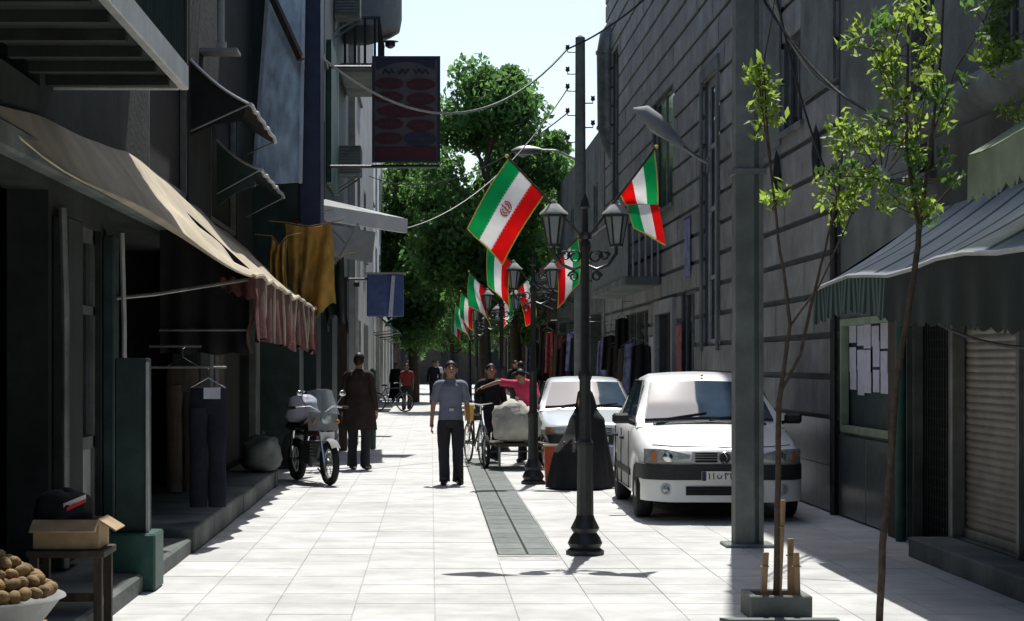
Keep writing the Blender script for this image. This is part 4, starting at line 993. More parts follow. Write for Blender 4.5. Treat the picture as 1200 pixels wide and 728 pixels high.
for (z, d) in ((8.05, -1), (7.6, -1), (7.25, -1), (6.75, -1), (6.2, -1), (7.0, 1), (6.5, 1)):
    MB().tube([(d * .08, 0, z), (d * .26, 0, z), (d * .26, 0, z + .07)], .014, 5).build('bracket', 'iron', tp)
    MB().lathe([(.03, 0), (.05, .03), (.035, .06), (.045, .09), (.01, .12)], (d * .26, 0, z + .05), 8).build('insulator', 'iron', tp, smooth=True)
sl1 = thing('street_light', 'arm street light hung from the telegraph pole', 'street light', (3.07, 38.6, 5.9))
MB().tube([(-.1, 0, -.05), (-.5, 0, .13), (-.85, 0, .14)], .025, 6).build('arm', 'steel', sl1)
def cobra(parent, p, q, r, m='pale'):
    p, q = Vector(p), Vector(q); pts = [p.lerp(q, i / 8) for i in range(9)]
    MB().tube(pts, [r * k for k in (.35, .6, .8, .95, 1.0, .98, .85, .55, .12)], 12, sy=.62).build('head', m, parent, smooth=True)
    d = (q - p); c = p + d * .62
    MB().tube([c - d * .28 - Vector((0, 0, r * .45)), c - Vector((0, 0, r * .62)), c + d * .25 - Vector((0, 0, r * .4))], [r * .2, r * .5, r * .15], 10).build('lens', 'lens', parent, smooth=True)
cobra(sl1, (-.8, 0, .14), (-1.42, 0, .12), .13, 'steel')
w0 = onx(830, 192, XR - .02)
sl2 = thing('street_light', 'curved pale cobra-head street light on the stone wall arm', 'street light', w0)
hA = at(800, 172, FPX / w0.y) - w0; hB = at(742, 128, FPX / w0.y) - w0
MB().tube([(0.02, 0, 0), hA * .5 + Vector((0, 0, -.01)), hA], .03, 8).build('arm', 'steel', sl2, smooth=True)
MB().box((-.02, -.1, -.15), (.02, .1, .1)).build('wall_plate', 'steel', sl2)
hM = hA.lerp(hB, .55) + Vector((0, 0, .07))
pts = [hA, hA.lerp(hM, .5) + Vector((0, 0, .0)), hM, hM.lerp(hB, .5) + Vector((0, 0, .05)), hB]
MB().tube(pts, [.07, .13, .17, .15, .03], 14, sy=.6).build('head', 'pale', sl2, smooth=True)
MB().tube([p_ - Vector((0, 0, .07)) for p_ in pts[1:4]], [.05, .12, .06], 10).build('lens', 'lens', sl2, smooth=True)
def wire(label, a, b, sag, r=.012, m='plastic', n=24):
    a, b = Vector(a), Vector(b)
    pts = [a.lerp(b, i / n) - Vector((0, 0, sag * 4 * (i / n) * (1 - i / n))) for i in range(n + 1)]
    t = MB().tube([p - a for p in pts], r, 5).build('overhead_cable', m, loc=a, smooth=True)
    return tag(t, label, 'cable')
tpt = Vector((2.81, 38.6, 8.12))
wire('pale cable sagging from the left facade across to the telegraph pole', at(352, 45, 75), tpt, 1.25, .022, 'pale')
wire('cable from the telegraph pole top to the stone building', tpt, at(760, -5, 62), .1, .02)
wire('thin cable running from the telegraph pole down to the white canopy board', Vector((2.81, 38.6, 7.3)), at(476, 268, 64), .5, .014)
wire('thin cable from the telegraph pole up the street to the left', Vector((2.81, 38.6, 6.8)), Vector((-2.05, 58, 7.5)), .8, .014)
wire('thick pale cable looping from the concrete pole top to the right wall', Vector((2.95, 16.9, 5.2)), onx(984, 107, XR), .25, .016, 'pale')
wire('dark cable drooping along the stone wall from the concrete pole', Vector((2.97, 16.95, 5.0)), onx(1150, 120, XR - .05), .55, .014)
wire('long dark cable hanging beside the concrete pole', Vector((2.98, 16.9, 5.6)), onx(1000, 250, XR - .05), .5, .012)

wire('slack rope tied across the roller shutter below the striped awning', (XR - .12, 16.2, 2.02), (XR - .35, 12.6, 1.75), .06, .014)
# ------------------------------------------------------------------ trees
def leaves(centres, radii, n, size, seed, aspect=.5):
    rg = np.random.default_rng(seed); C = np.array([centres[i % len(centres)] for i in range(n)]); Rr = np.array([radii[i % len(centres)] for i in range(n)])
    d = rg.normal(size=(n, 3)); d /= np.linalg.norm(d, axis=1)[:, None]
    p = C + d * (Rr[:, None] if Rr.ndim == 1 else Rr) * (rg.random(n) ** .45)[:, None]
    a = rg.normal(size=(n, 3)); a[:, 2] -= .5; a /= np.linalg.norm(a, axis=1)[:, None]
    b = np.cross(a, rg.normal(size=(n, 3))); b /= np.linalg.norm(b, axis=1)[:, None]
    nn = np.cross(a, b); L = size * rg.uniform(.6, 1.35, n)[:, None]; W = L * aspect
    v = np.empty((n, 4, 3)); v[:, 0] = p - a * L / 2; v[:, 1] = p + b * W / 2 + nn * L * .08; v[:, 2] = p + a * L / 2; v[:, 3] = p - b * W / 2 + nn * L * .08
    return v.reshape(-1, 3)
def leafmesh(name, vs, m, parent):
    n = len(vs) // 4; me = bpy.data.meshes.new(name); off = wloc(parent)
    me.vertices.add(n * 4); me.vertices.foreach_set('co', (vs - np.array(off)).astype(np.float32).ravel())
    me.loops.add(n * 4); me.loops.foreach_set('vertex_index', np.arange(n * 4, dtype=np.int32))
    me.polygons.add(n); me.polygons.foreach_set('loop_start', np.arange(0, n * 4, 4, dtype=np.int32)); me.polygons.foreach_set('loop_total', np.full(n, 4, dtype=np.int32))
    me.update(calc_edges=True); me.materials.append(M[m])
    o = bpy.data.objects.new(name, me); col.objects.link(o); o.parent = parent; return o
def big_tree(label, x, y, base, top, rx, ry, seed, nl=14000, trunk_r=.22, size=.26):
    t = thing('street_tree', label, 'tree', (x, y, 0), 0, 'leafy trees at the far end of the street'); rt = random.Random(seed)
    mb = MB(); zt = base + (top - base) * .55
    mb.tube([(0, 0, -.05), (.05, 0, 1), (-.05, .05, base), (.1, 0, zt)], [trunk_r * 1.25, trunk_r, trunk_r * .85, trunk_r * .35], 10)
    cs, rd = [], []
    for i in range(60):
        a = rt.uniform(0, 2 * math.pi); q = rt.uniform(.15, 1) ** .6; zz = rt.random()
        prof_ = math.sin(math.pi * (.12 + .83 * zz)) ** .75
        c = Vector((x + rx * .86 * q * prof_ * math.cos(a), y + ry * .86 * q * prof_ * math.sin(a), base + (top - base) * (.04 + .88 * zz)))
        cs.append(tuple(c)); rd.append(rt.uniform(.55, 1.15))
        if i % 2 == 0:
            e = c - Vector((x, y, 0)); s = Vector((0, 0, max(base * .8, min(zt, e.z - rt.uniform(.8, 2)))))
            mb.tube([s, s.lerp(e, .5) + Vector((0, 0, .2)), e], [trunk_r * .35, trunk_r * .2, .02], 6)
    mb.build('trunk', 'bark', t, smooth=True)
    leafmesh('crown', leaves(cs, rd, nl, size, seed), 'leaf_tree', t)
big_tree('broad leafy street tree towering beyond the flags', 1.9, 66, 3.6, 12.6, 3.3, 3.2, 4, 30000)
big_tree('dense leafy tree left of and behind the towering tree', -.75, 80, 2.5, 11.6, 1.9, 3.0, 8, 20000)
big_tree('leafy tree leaning over the low market row', 3.9, 84, 2.6, 10.5, 3.0, 3.0, 15, 16000)
big_tree('rounded leafy tree filling the gap beside the towering tree', 3.3, 73, 3.4, 10.8, 2.3, 2.5, 61, 16000)
big_tree('low dark tree at the far end of the street', 1.2, 104, 2.4, 11.5, 4.0, 4.0, 23, 10000, size=.34)
big_tree('low dark tree against the grey end building', -2.4, 122, 2.0, 10.0, 4.0, 4.0, 29, 8000, size=.36)
big_tree('dark tree beside the grey end building', 5.5, 126, 2.0, 10.0, 5.0, 4.0, 31, 9000, size=.36)

def sapling(label, stems, clusters, seed, loc):
    t = thing('sapling', label, 'tree', loc, 0, 'young street saplings')
    mb = MB()
    for (pts, r0, r1) in stems:
        P = [Vector(p) for p in pts]; Q = []
        for i in range(len(P) - 1):
            for k in range(3): Q.append(P[i].lerp(P[i + 1], k / 3) + Vector((noise.noise(P[i] * 3 + Vector((k, 0, 0))), noise.noise(P[i] * 3 + Vector((0, k, 5))), 0)) * (.008 if k else 0))
        Q.append(P[-1]); n = len(Q)
        mb.tube([q - Vector(loc) for q in Q], [r0 + (r1 - r0) * i / (n - 1) for i in range(n)], 8)
    mb.build('trunk', 'bark', t, smooth=True)
    tw = MB(); rt = random.Random(seed)
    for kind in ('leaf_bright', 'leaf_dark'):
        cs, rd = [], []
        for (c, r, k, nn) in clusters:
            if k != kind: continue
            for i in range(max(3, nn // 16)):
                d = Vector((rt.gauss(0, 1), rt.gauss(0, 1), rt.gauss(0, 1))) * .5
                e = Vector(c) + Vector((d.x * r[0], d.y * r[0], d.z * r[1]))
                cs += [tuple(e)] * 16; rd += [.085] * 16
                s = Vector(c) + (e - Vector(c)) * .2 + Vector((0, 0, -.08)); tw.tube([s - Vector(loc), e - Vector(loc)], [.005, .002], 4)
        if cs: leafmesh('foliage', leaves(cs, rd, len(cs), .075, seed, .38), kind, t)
    tw.build('twigs', 'bark', t, kind='stuff')
    return t
A = lambda x, y, s=180: tuple(at(x, y, s))
st1 = [([A(909, 716), A(911, 600), A(913, 470), A(916, 450)], .022, .016), ([A(916, 450), A(926, 380), A(920, 330), A(912, 280), A(905, 215), A(897, 120), A(895, 80)], .014, .004),
       ([A(914, 460), A(938, 415), A(950, 360), A(962, 310), A(975, 260), A(985, 210), A(990, 150)], .013, .004), ([A(926, 382), A(960, 335), A(990, 270), A(1003, 240)], .008, .003), ([A(905, 215), A(890, 100), A(905, 20), A(915, -60)], .006, .003)]
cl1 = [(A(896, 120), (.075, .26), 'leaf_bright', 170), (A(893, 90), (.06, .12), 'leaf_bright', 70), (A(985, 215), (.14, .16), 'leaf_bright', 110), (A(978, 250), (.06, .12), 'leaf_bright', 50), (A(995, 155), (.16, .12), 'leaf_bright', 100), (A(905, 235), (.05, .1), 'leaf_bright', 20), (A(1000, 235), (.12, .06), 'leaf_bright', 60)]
sapling('slender forked sapling staked in the square concrete planter', st1, cl1, 41, A(909, 716))
C2 = lambda x, y: tuple(at(x, y, 184))
st2 = [([C2(1030, 745), C2(1034, 640), C2(1044, 545), C2(1050, 450), C2(1062, 380), C2(1074, 300), C2(1078, 262)], .024, .018), ([C2(1078, 262), C2(1092, 160), C2(1103, 60), C2(1108, -60)], .013, .006), ([C2(1076, 270), C2(1062, 170), C2(1064, 60), C2(1066, -60)], .012, .006),
       ([C2(1078, 262), C2(1110, 225), C2(1140, 200), C2(1172, 168)], .008, .003), ([C2(1064, 130), C2(1040, 90), C2(1022, 60)], .006, .003), ([C2(1092, 160), C2(1120, 80), C2(1150, 30), C2(1165, 0)], .006, .003)]
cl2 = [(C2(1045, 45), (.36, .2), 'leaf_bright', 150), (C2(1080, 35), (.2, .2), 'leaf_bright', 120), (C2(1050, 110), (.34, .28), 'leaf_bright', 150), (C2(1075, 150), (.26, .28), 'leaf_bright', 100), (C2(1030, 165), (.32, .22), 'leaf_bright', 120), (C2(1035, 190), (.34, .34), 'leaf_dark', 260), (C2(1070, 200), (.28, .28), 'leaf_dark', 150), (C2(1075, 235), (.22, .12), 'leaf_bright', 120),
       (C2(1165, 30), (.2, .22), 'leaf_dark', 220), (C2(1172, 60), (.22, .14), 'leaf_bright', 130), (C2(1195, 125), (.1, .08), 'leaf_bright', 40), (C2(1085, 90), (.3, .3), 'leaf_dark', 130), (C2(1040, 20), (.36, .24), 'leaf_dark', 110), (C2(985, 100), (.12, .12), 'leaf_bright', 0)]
sapling('leafy sapling with leaning trunk before the striped awning', st2, [c for c in cl2 if c[3]], 43, C2(1030, 745))
# foliage of a tree standing out of the picture top left: a few leaves hang in
hb = thing('hanging_branch', 'small leafy branch hanging from the corrugated bay', 'branch', at(30, -40, 190))
MB().tube([(-.2, 0, .1), (0, 0, .05), (.05, 0, -.1)], [.008, .005, .002], 5).build('twig', 'bark', hb)
hl = at(45, -5, 190); hl2_ = at(12, 6, 190)
leafmesh('foliage', leaves([tuple(hl), tuple(hl2_)], [.08, .06], 26, .08, 5, .4), 'leaf_bright', hb)
# planter with stakes
pb = thing('concrete_planter', 'square concrete planter kerb round the forked sapling', 'planter', (2.26, 12.3, 0))
for (a, b) in (((-.2, -.2), (.2, -.15)), ((-.2, .15), (.2, .2)), ((-.2, -.149), (-.15, .149)), ((.15, -.149), (.2, .149))):
    MB().box((a[0], a[1], -.005), (b[0], b[1], .15)).build('side', 'concrete', pb, bev=.008)
MB().box((-.149, -.149, -.005), (.149, .149, .10)).build('soil', 'bark', pb)
for (dx, dy, z1, tilt, lb) in ((-.1, -.08, .36, .02, 'short wooden stake at the left of the sapling planter'), (.1, .02, .44, .0, 'wooden stake standing upright in the sapling planter'), (.125, -.09, .36, -.01, 'thick short wooden stake at the right of the sapling planter'), (.0, -.07, .7, .03, 'tall wooden stake tied against the forked sapling')):
    t = thing('wooden_stake', lb, 'stake', (2.26 + dx, 12.3 + dy, .06), 0)
    MB().prism([(-.018, -.018, 0), (.018, -.018, 0), (.018, .018, 0), (-.018, .018, 0)], (tilt, 0, z1)).build('shaft', 'bwood', t)
    MB().torus((tilt * .6, 0, z1 * .75), .028, .005, 'z', 12, 4).build('tie', 'bwood', t)
gf = thing('kerb_plate', 'flat pale concrete plate lying at the foot of the planter', 'slab', (2.1, 12.0, 0))
MB().prism([(-.2, -.06, 0), (.5, -.06, 0), (.5, .04, 0), (-.25, .04, 0)], (0, 0, .02)).build('plate', 'concrete', gf)

# ------------------------------------------------------------------ vehicles
def lerp_tab(tab, y):
    if y <= tab[0][0]: return tab[0][1]
    for (a, b) in zip(tab, tab[1:]):
        if y <= b[0]:
            k = (y - a[0]) / (b[0] - a[0]); return a[1] + (b[1] - a[1]) * k
    return tab[-1][1]
def sedan(name, label, paint, loc, rz, kind):
    """front bumper at local y = 0, tail towards +y"""
    t = thing(name, label, 'car', loc, rz)
    W = .87
    if kind == 'tall':
        top = [(0, .66), (.03, .715), (.08, .75), (.2, .79), (.45, .845), (.8, .905), (1.15, .955), (1.35, .985), (2.6, .985), (3.5, 1.0), (4.05, 1.0), (4.2, .95), (4.27, .86)]
        hwt = [(0, .56), (.03, .66), (.08, .735), (.16, .79), (.3, .83), (.6, .855), (1.2, .868), (3.4, .868), (3.9, .85), (4.15, .79), (4.27, .66)]
        roof = [(1.18, .95), (1.5, 1.17), (1.9, 1.425), (2.0, 1.465), (2.2, 1.50), (2.6, 1.527), (3.0, 1.50), (3.2, 1.455), (3.75, 1.02), (3.85, .96)]
        wy = (.80, 3.43); wr = .30; LEN = 4.27
    else:
        top = [(0, .60), (.03, .64), (.1, .675), (.3, .71), (.7, .765), (1.1, .82), (1.4, .86), (1.55, .89), (2.6, .90), (3.6, .93), (4.2, .93), (4.4, .88), (4.45, .8)]
        hwt = [(0, .60), (.03, .70), (.1, .765), (.2, .80), (.5, .835), (1.2, .85), (3.6, .85), (4.1, .83), (4.35, .78), (4.45, .7)]
        roof = [(1.40, .85), (1.75, 1.05), (2.2, 1.325), (2.32, 1.365), (2.6, 1.395), (2.9, 1.40), (3.2, 1.38), (3.4, 1.34), (3.9, .95), (4.0, .90)]
        wy = (.86, 3.55); wr = .29; LEN = 4.45
    def arch(y):
        zb = .21 + .10 * max(0, 1 - y / .15) * 0 + (.1 * max(0, (y - LEN + .3) / .3))
        for yc in wy:
            d = abs(y - yc)
            if d < wr + .055: zb = max(zb, wr + math.sqrt(max(0, (wr + .055) ** 2 - d * d)) - .01)
        return zb
    ys = sorted(set([round(v, 3) for v in [0, .015, .03, .05, .08, .12, .16, .22, .3, .38] + list(np.arange(.45, LEN - .25, .055)) + [LEN - .2, LEN - .12, LEN - .06, LEN]]))
    rings = []
    for y in ys:
        zt = lerp_tab(top, y); h = lerp_tab(hwt, y); zb = arch(y); side = max(zb, .22)
        pr = [(0, zb if zb < .3 else zb), (h * .9, zb), (h * .985, side + .02), (h * 1.0, max(side + .04, .42)), (h * 1.0 + .004, max(side + .06, .58)), (h * .985, max(side + .08, zt - .12)), (h * .955, max(side + .09, zt - .055)), (h * .90, zt - .018), (h * .7, zt + .008), (h * .35, zt + .022), (0, zt + .026)]
        rings.append([(x, y, z) for x, z in pr] + [(-x, y, z) for x, z in reversed(pr[1:-1])])
    n = len(rings[0]); mb = MB(); mb.add([p for r in rings for p in r], [(i * n + k, i * n + (k + 1) % n, (i + 1) * n + (k + 1) % n, (i + 1) * n + k) for i in range(len(rings) - 1) for k in range(n)])
    mb.add(rings[0], [tuple(range(n))]); mb.add(rings[-1], [tuple(range(n))])
    body = mb.build('body', paint, t, smooth=32)
    MB().box((-.7, .25, .2), (.7, LEN - .25, .5)).build('underbody', 'dark', t)
    # greenhouse
    y0, y1 = roof[0][0], roof[-1][0]; gy = np.linspace(y0, y1, 40); zr = max(r[1] for r in roof); zbelt = lerp_tab(top, 2.3)
    def gw(y):
        z = lerp_tab(roof, y); return .795 - (z - zbelt) / (zr - zbelt) * .20
    rg_ = []
    for y in gy:
        zt = lerp_tab(roof, y); w = gw(y); zl = min(zt - .01, zbelt - .06)
        pr = [(.80, zl), (min(.80, w + .03), zl + (zt - zl) * .86), (w, zt - .02 * (zt > zbelt + .1) - .003), (w - .06, zt + .004), (w * .5, zt + .022), (0, zt + .03)]
        rg_.append([(x, y, z) for x, z in pr] + [(-x, y, z) for x, z in reversed(pr[:-1])])
    n2 = len(rg_[0]); g2 = MB(); g2.add([p for r in rg_ for p in r], [(i * n2 + k, i * n2 + k + 1, (i + 1) * n2 + k + 1, (i + 1) * n2 + k) for i in range(len(rg_) - 1) for k in range(n2 - 1)])
    g2.build('cabin', paint, t, smooth=40)
    def crown(x, y):
        w = gw(y); q = abs(x) / w; return lerp_tab(roof, y) + .004 + .026 * max(0, 1 - q ** 1.4)
    ws0, ws1 = y0 + .09, [r[0] for r in roof if r[1] > zr - .12][0] - .03
    if kind == 'tall': ws1 = 1.88
    def wsf(u, v):
        y = ws0 + u * (ws1 - ws0); w = (gw(y) - .055) * (1 - .04 * (1 - u)); x = (v * 2 - 1) * w; return (x, y - .012, crown(x, y) + .010)
    MB().sheet(wsf, 14, 20, .006).build('windscreen', 'glass', t, smooth=60)
    rb = MB(); rb.tube([wsf(0, v / 12) for v in range(13)], .013, 5); rb.tube([wsf(u / 8, 0) for u in range(9)], .010, 5); rb.tube([wsf(u / 8, 1) for u in range(9)], .010, 5); rb.build('seal', 'plastic', t)
    rw0, rw1 = (3.25, 3.70) if kind == 'tall' else (3.45, 3.86)
    MB().sheet(lambda u, v: ((v * 2 - 1) * (gw(rw0 + u * (rw1 - rw0)) - .08), rw0 + u * (rw1 - rw0) + .014, crown((v * 2 - 1) * .5, rw0 + u * (rw1 - rw0)) + .012), 6, 8, .006).build('rear_window', 'glass', t, smooth=60)
    zw0 = zbelt + .03; zw1 = zr - .075
    def sx(z): return .80 - (z - (zbelt - .06)) / (zr - .03 - zbelt + .06) * (.80 - (.595 + .03)) + .004
    A0, A1, C0, C1 = (1.42, 1.98, 3.55, 3.12) if kind == 'tall' else (1.68, 2.28, 3.72, 3.36)
    for s in (-1, 1):
        for (f0, f1) in ((0, .47), (.50, .93)):
            bl_, br_ = A0 + .08 + (C0 - A0 - .1) * f0, A0 + .08 + (C0 - A0 - .1) * f1
            tl_, tr_ = A1 + .03 + (C1 - A1 - .05) * f0, A1 + .03 + (C1 - A1 - .05) * f1
            if f0 == 0: pass
            poly = [(bl_, zw0), (br_, zw0), (tr_, zw1), (tl_, zw1)]
            MB().prism([(s * (sx(z) + .004), y, z) for y, z in poly], (s * .006, 0, 0)).build('side_window', 'glass', t)
            MB().tube([(s * (sx(z) + .008), y, z) for y, z in poly + [poly[0]]], .011, 5).build('window_trim', 'plastic', t)
    # doors: shut lines and handles
    for s in (-1, 1):
        for (ya, yb) in ((1.42, 2.42), (2.43, 3.28)):
            ln = [(s * (W + .003), ya, .9), (s * (W + .006), ya, .5), (s * (W), ya + .02, .27), (s * W, yb - .03, .27), (s * (W + .006), yb, .5), (s * (W + .003), yb, .9)]
            d = MB().tube(ln, .006, 4).build('door_gap', 'dark', t)
            MB().box((s * (W - .01), yb - .24, .78), (s * (W + .03), yb - .08, .81)).build('handle', 'plastic' if kind == 'tall' else paint, d)
        MB().box((s * (W - .03), 1.2, .42), (s * (W + .018), 3.1, .49)).build('rub_strip', 'plastic', t, bev=.008)
        MB().obox((s * .955, A0 + .02, zbelt + .055), (.19, .09, .115), Matrix.Rotation(R(-8 * s), 3, 'Z')).build('mirror', 'plastic', t, bev=.025)
        MB().beam((s * .80, A0 + .06, zbelt - .01), (s * .9, A0 + .03, zbelt + .03), .04, .04).build('mirror_arm', 'plastic', t)
    # wheels
    for yc in wy:
        for s in (-1, 1):
            w = MB().lathe([(.19, -.085), (wr - .03, -.088), (wr - .004, -.06), (wr, -.03), (wr, .03), (wr - .004, .06), (wr - .03, .088), (.19, .085)], (s * (W - .10), yc, wr), 28, axis='x').build('wheel', 'rubber', t, smooth=40)
            MB().lathe([(.195, .0), (.19, s * .05), (.15, s * .062), (.05, s * .075), (.001, s * .077)], (s * (W - .10 + .015), yc, wr), 20, axis='x').build('hub_cap', 'alu', w, smooth=40)
            for k in range(8):
                a = 2 * math.pi * k / 8
                MB().ball((s * (W - .10 + .079), yc + .12 * math.cos(a), wr + .12 * math.sin(a)), (.01, .026, .026), 6).build('hub_hole', 'dark', w)
    # front end
    def fy(x):
        x = abs(x)
        for (a, b) in zip(hwt, hwt[1:]):
            if x <= a[1]: return a[0] if x < hwt[0][1] else a[0]
            if x <= b[1]: return a[0] + (b[0] - a[0]) * (x - a[1]) / (b[1] - a[1])
        return .6
    def bow(x): return fy(x) + .03 * (x / .6) ** 2 * 0
    def strip(nm, x0, x1, zl, zu, off, m, parent=t, n=16, th=.03):
        def fn(u, v):
            x = x0 + u * (x1 - x0); z = zl(u) + v * (zu(u) - zl(u)); return (x, bow(x) - off, z)
        return MB().sheet(fn, n, 3, th).build(nm, m, parent, smooth=50)
    c = lambda k: (lambda u: k)
    if kind == 'tall':
        strip('bumper_strip', -.85, .85, c(.445), c(.60), .018, 'plastic', n=40, th=.05)
        strip('bumper', -.83, .83, c(.22), c(.44), .008, paint, n=40)
        ik = strip('lower_intake', -.40, .40, c(.285), c(.375), .026, 'dark', n=10)
        for z in (.31, .345): MB().box((-.4, -.048, z), (.4, -.04, z + .008)).build('intake_bar', 'plastic', ik)
        for s in (-1, 1):
            fg = MB().lathe([(.062, 0), (.062, -.012), (.048, -.014), (.045, -.004), (.001, -.002)], (s * .60, bow(.6) - .02, .345), 20, axis='y').build('fog_lamp', 'alu', t, smooth=40)
            MB().lathe([(.042, 0), (.03, -.012), (.001, -.016)], (s * .60, bow(.6) - .028, .345), 14, axis='y').build('fog_lens', 'lamp', fg, smooth=True)
            x0, x1 = (.36, .80)
            h = strip('headlight', s * x0, s * x1, lambda u: .665 - .055 * u, lambda u: .70 + .062 * math.sin(min(1, u * 1.15) * math.pi * .58), .010, 'lamp', n=18, th=.035)
            MB().lathe([(.058, 0), (.055, -.006), (.02, -.018), (.001, -.02)], (s * .58, bow(.58) - .024, .682), 16, axis='y').build('reflector', 'chrome', h, smooth=True)
            strip('indicator', s * .70, s * .79, c(.63), c(.735), .0285, 'amber', h, 8, .01)
        gr = strip('grille', -.335, .335, c(.612), c(.735), .012, 'alu', n=10, th=.03)
        for (a, b) in ((-.305, -.075), (.075, .305)):
            MB().box((a, -.034, .625), (b, -.0275, .722)).build('grille_opening', 'dark', gr)
            for z in (.648, .675, .70): MB().box((a, -.042, z), (b, -.036, z + .010)).build('grille_slat', 'chrome', gr)
        bd = MB()
        bd.torus((0, -.034, .672), .056, .007, 'y', 24, 6)
        bd.build('badge_ring', 'chrome', gr, smooth=True)
        dm = [(0, .047), (.03, 0), (0, -.047), (-.03, 0)]
        MB().tube([(x, -.04, .672 + z) for x, z in dm + [dm[0]]], .008, 4).build('badge_diamond', 'chrome', gr)
        MB().lathe([(.056, -.03), (.054, -.028)], (0, 0, .672), 20, axis='y').build('badge_disc', 'plastic', gr)
        pt = B('number_plate', (0, 0, 0), (0, 0, 0), 'plate', None) if False else MB().box((-.24, -.062, .435), (.24, -.050, .535)).build('number_plate', 'plate', t)
        MB().box((-.238, -.0665, .437), (-.195, -.0625, .533)).build('blue_band', 'blue', pt)
        ch = MB(); Yp = -.066
        def stroke(pts, r=.0055): ch.tube([(x, Yp, .485 + z) for x, z in pts], r, 4)
        for x in (-.165, -.12): stroke([(x, .034), (x + .003, -.034)])          # 1 1
        stroke([(-.08, .01), (-.08, -.015), (-.06, -.028), (-.04, -.02), (-.035, .01)]); stroke([(-.06, .012), (-.057, .015)])
        for x in (.0, .055): stroke([(x + .035, .03), (x + .025, .01), (x + .012, .03), (x, .028), (x + .006, -.034)])
        stroke([(.13, .034), (.13, -.034)]); stroke([(.155, .03), (.175, .033), (.17, .0), (.16, -.034)]); stroke([(.19, .03), (.21, .02), (.2, -.03)])
        ch.build('plate_digits', 'dark', pt)
        zw = lambda x: crown(x, ws0)
        for (a, b) in ((-.58, -.02), (.0, .55)):
            MB().tube([(a, ws0 - .06, crown(a, ws0) + .0), (b, ws0 + .05, crown(b, ws0 + .06) + .022)], .011, 5).build('wiper', 'plastic', t)
        MB().tube([(-.62, ws0 - .05, .97), (0, ws0 - .06, 1.0), (.62, ws0 - .05, .97)], .03, 6).build('cowl', 'plastic', t)
        MB().box((.0, 1.96, 1.505), (.02, 1.99, 1.52)).build('washer_nozzle', 'dark', t)
        MB().sheet(lambda u, v: ((v * 2 - 1) * .62 + .02, .10 + .003 * v, .775), 1, 1, .004) if False else None
        MB().tube([(-.72, .26, .797), (-.5, .13, .785), (0, .075, .775), (.5, .13, .785), (.72, .26, .797)], .005, 4).build('bonnet_gap', 'dark', t)
    else:
        strip('bumper_strip', -.80, .80, c(.34), c(.50), .03, 'plastic', n=30, th=.06)
        strip('bumper', -.78, .78, c(.2), c(.335), .015, paint, n=30)
        for s in (-1, 1):
            h = strip('headlight', s * .30, s * .76, c(.525), lambda u: .615 + .01 * u, .012, 'lamp', n=14, th=.03)
            strip('indicator', s * .68, s * .765, c(.527), c(.62), .03, 'amber', h, 6, .01)
        gr = strip('grille', -.29, .29, c(.53), c(.605), .012, 'plastic', n=8)
        for z in (.55, .575): MB().box((-.28, -.034, z), (.28, -.027, z + .008)).build('grille_slat', 'chrome', gr)
        MB().box((-.24, -.068, .38), (.24, -.060, .47)).build('number_plate', 'plate', t)
        for (a, b) in ((-.55, -.02), (.0, .52)): MB().tube([(a, ws0 - .06, crown(a, ws0)), (b, ws0 + .05, crown(b, ws0 + .06) + .02)], .010, 5).build('wiper', 'plastic', t)
    return t
sedan('parked_car', 'white four-door sedan with black bumper strip parked behind the concrete pole', 'carwhite', (3.04, 19.45, 0), R(-1.2), 'tall')
sedan('parked_car', 'pale silver sedan parked behind the seated woman in black', 'carsilver', (2.62, 30.3, 0), R(-1), 'low')

def wheel2(parent, c, r, tyre, axis='x', spokes=12, rim='alu'):
    w = MB().torus(c, r - tyre, tyre, axis, 28, 8).build('wheel', 'rubber', parent, smooth=True)
    MB().torus(c, r - 2 * tyre, .012, axis, 24, 6).build('rim', rim, w, smooth=True)
    sp = MB()
    for k in range(spokes):
        a = 2 * math.pi * k / spokes; q = (r - 2 * tyre)
        d = (0, q * math.cos(a), q * math.sin(a)) if axis == 'x' else (q * math.cos(a), 0, q * math.sin(a))
        sp.tube([(c[0] + (.025 if k % 2 else -.025) * (axis == 'x'), c[1], c[2]), (c[0] + d[0], c[1] + d[1], c[2] + d[2])], .0035, 4)
    sp.build('spokes', rim, w, kind='stuff')
    MB().lathe([(.035, -.05), (.035, .05)], c, 10, axis=axis).build('hub', 'steel', w)
    return w
mc = thing('motorcycle', 'motorcycle with windscreen parked beside the step facing the street', 'motorcycle', (-1.62, 25.9, 0), R(24))
# local: front towards -y
wheel2(mc, (0, -.62, .30), .30, .05); wheel2(mc, (0, .66, .30), .30, .058)
for s in (-1, 1):
    MB().tube([(s * .075, -.62, .30), (s * .075, -.47, .68), (s * .07, -.36, .95)], .024, 8).build('fork', 'chrome', mc, smooth=True)
    MB().tube([(s * .03, -.36, .98), (s * .16, -.30, 1.06), (s * .34, -.22, 1.05)], .014, 6).build('handlebar', 'chrome', mc, smooth=True)
    MB().tube([(s * .34, -.22, 1.05), (s * .44, -.17, 1.04)], .02, 8).build('grip', 'rubber', mc)
    MB().tube([(s * .22, -.28, 1.07), (s * .30, -.30, 1.20)], .007, 5).build('mirror_stem', 'chrome', mc)
    MB().ball((s * .31, -.30, 1.24), (.055, .015, .04), 10).build('mirror', 'chrome', mc, smooth=True)
    MB().tube([(s * .10, .66, .34), (s * .12, .5, .72)], .028, 8).build('shock', 'chrome', mc)
    MB().ball((s * .17, -.48, .86), (.03, .04, .03), 8).build('indicator', 'amber', mc)
MB().sheet(lambda u, v: (.062 * (2 * u - 1), -.62 - .335 * math.sin((v - .62) * 2.2), .30 + .335 * math.cos((v - .62) * 2.2) - .015 * (2 * u - 1) ** 2), 6, 14, .006).build('mudguard', 'pale', mc, smooth=60)
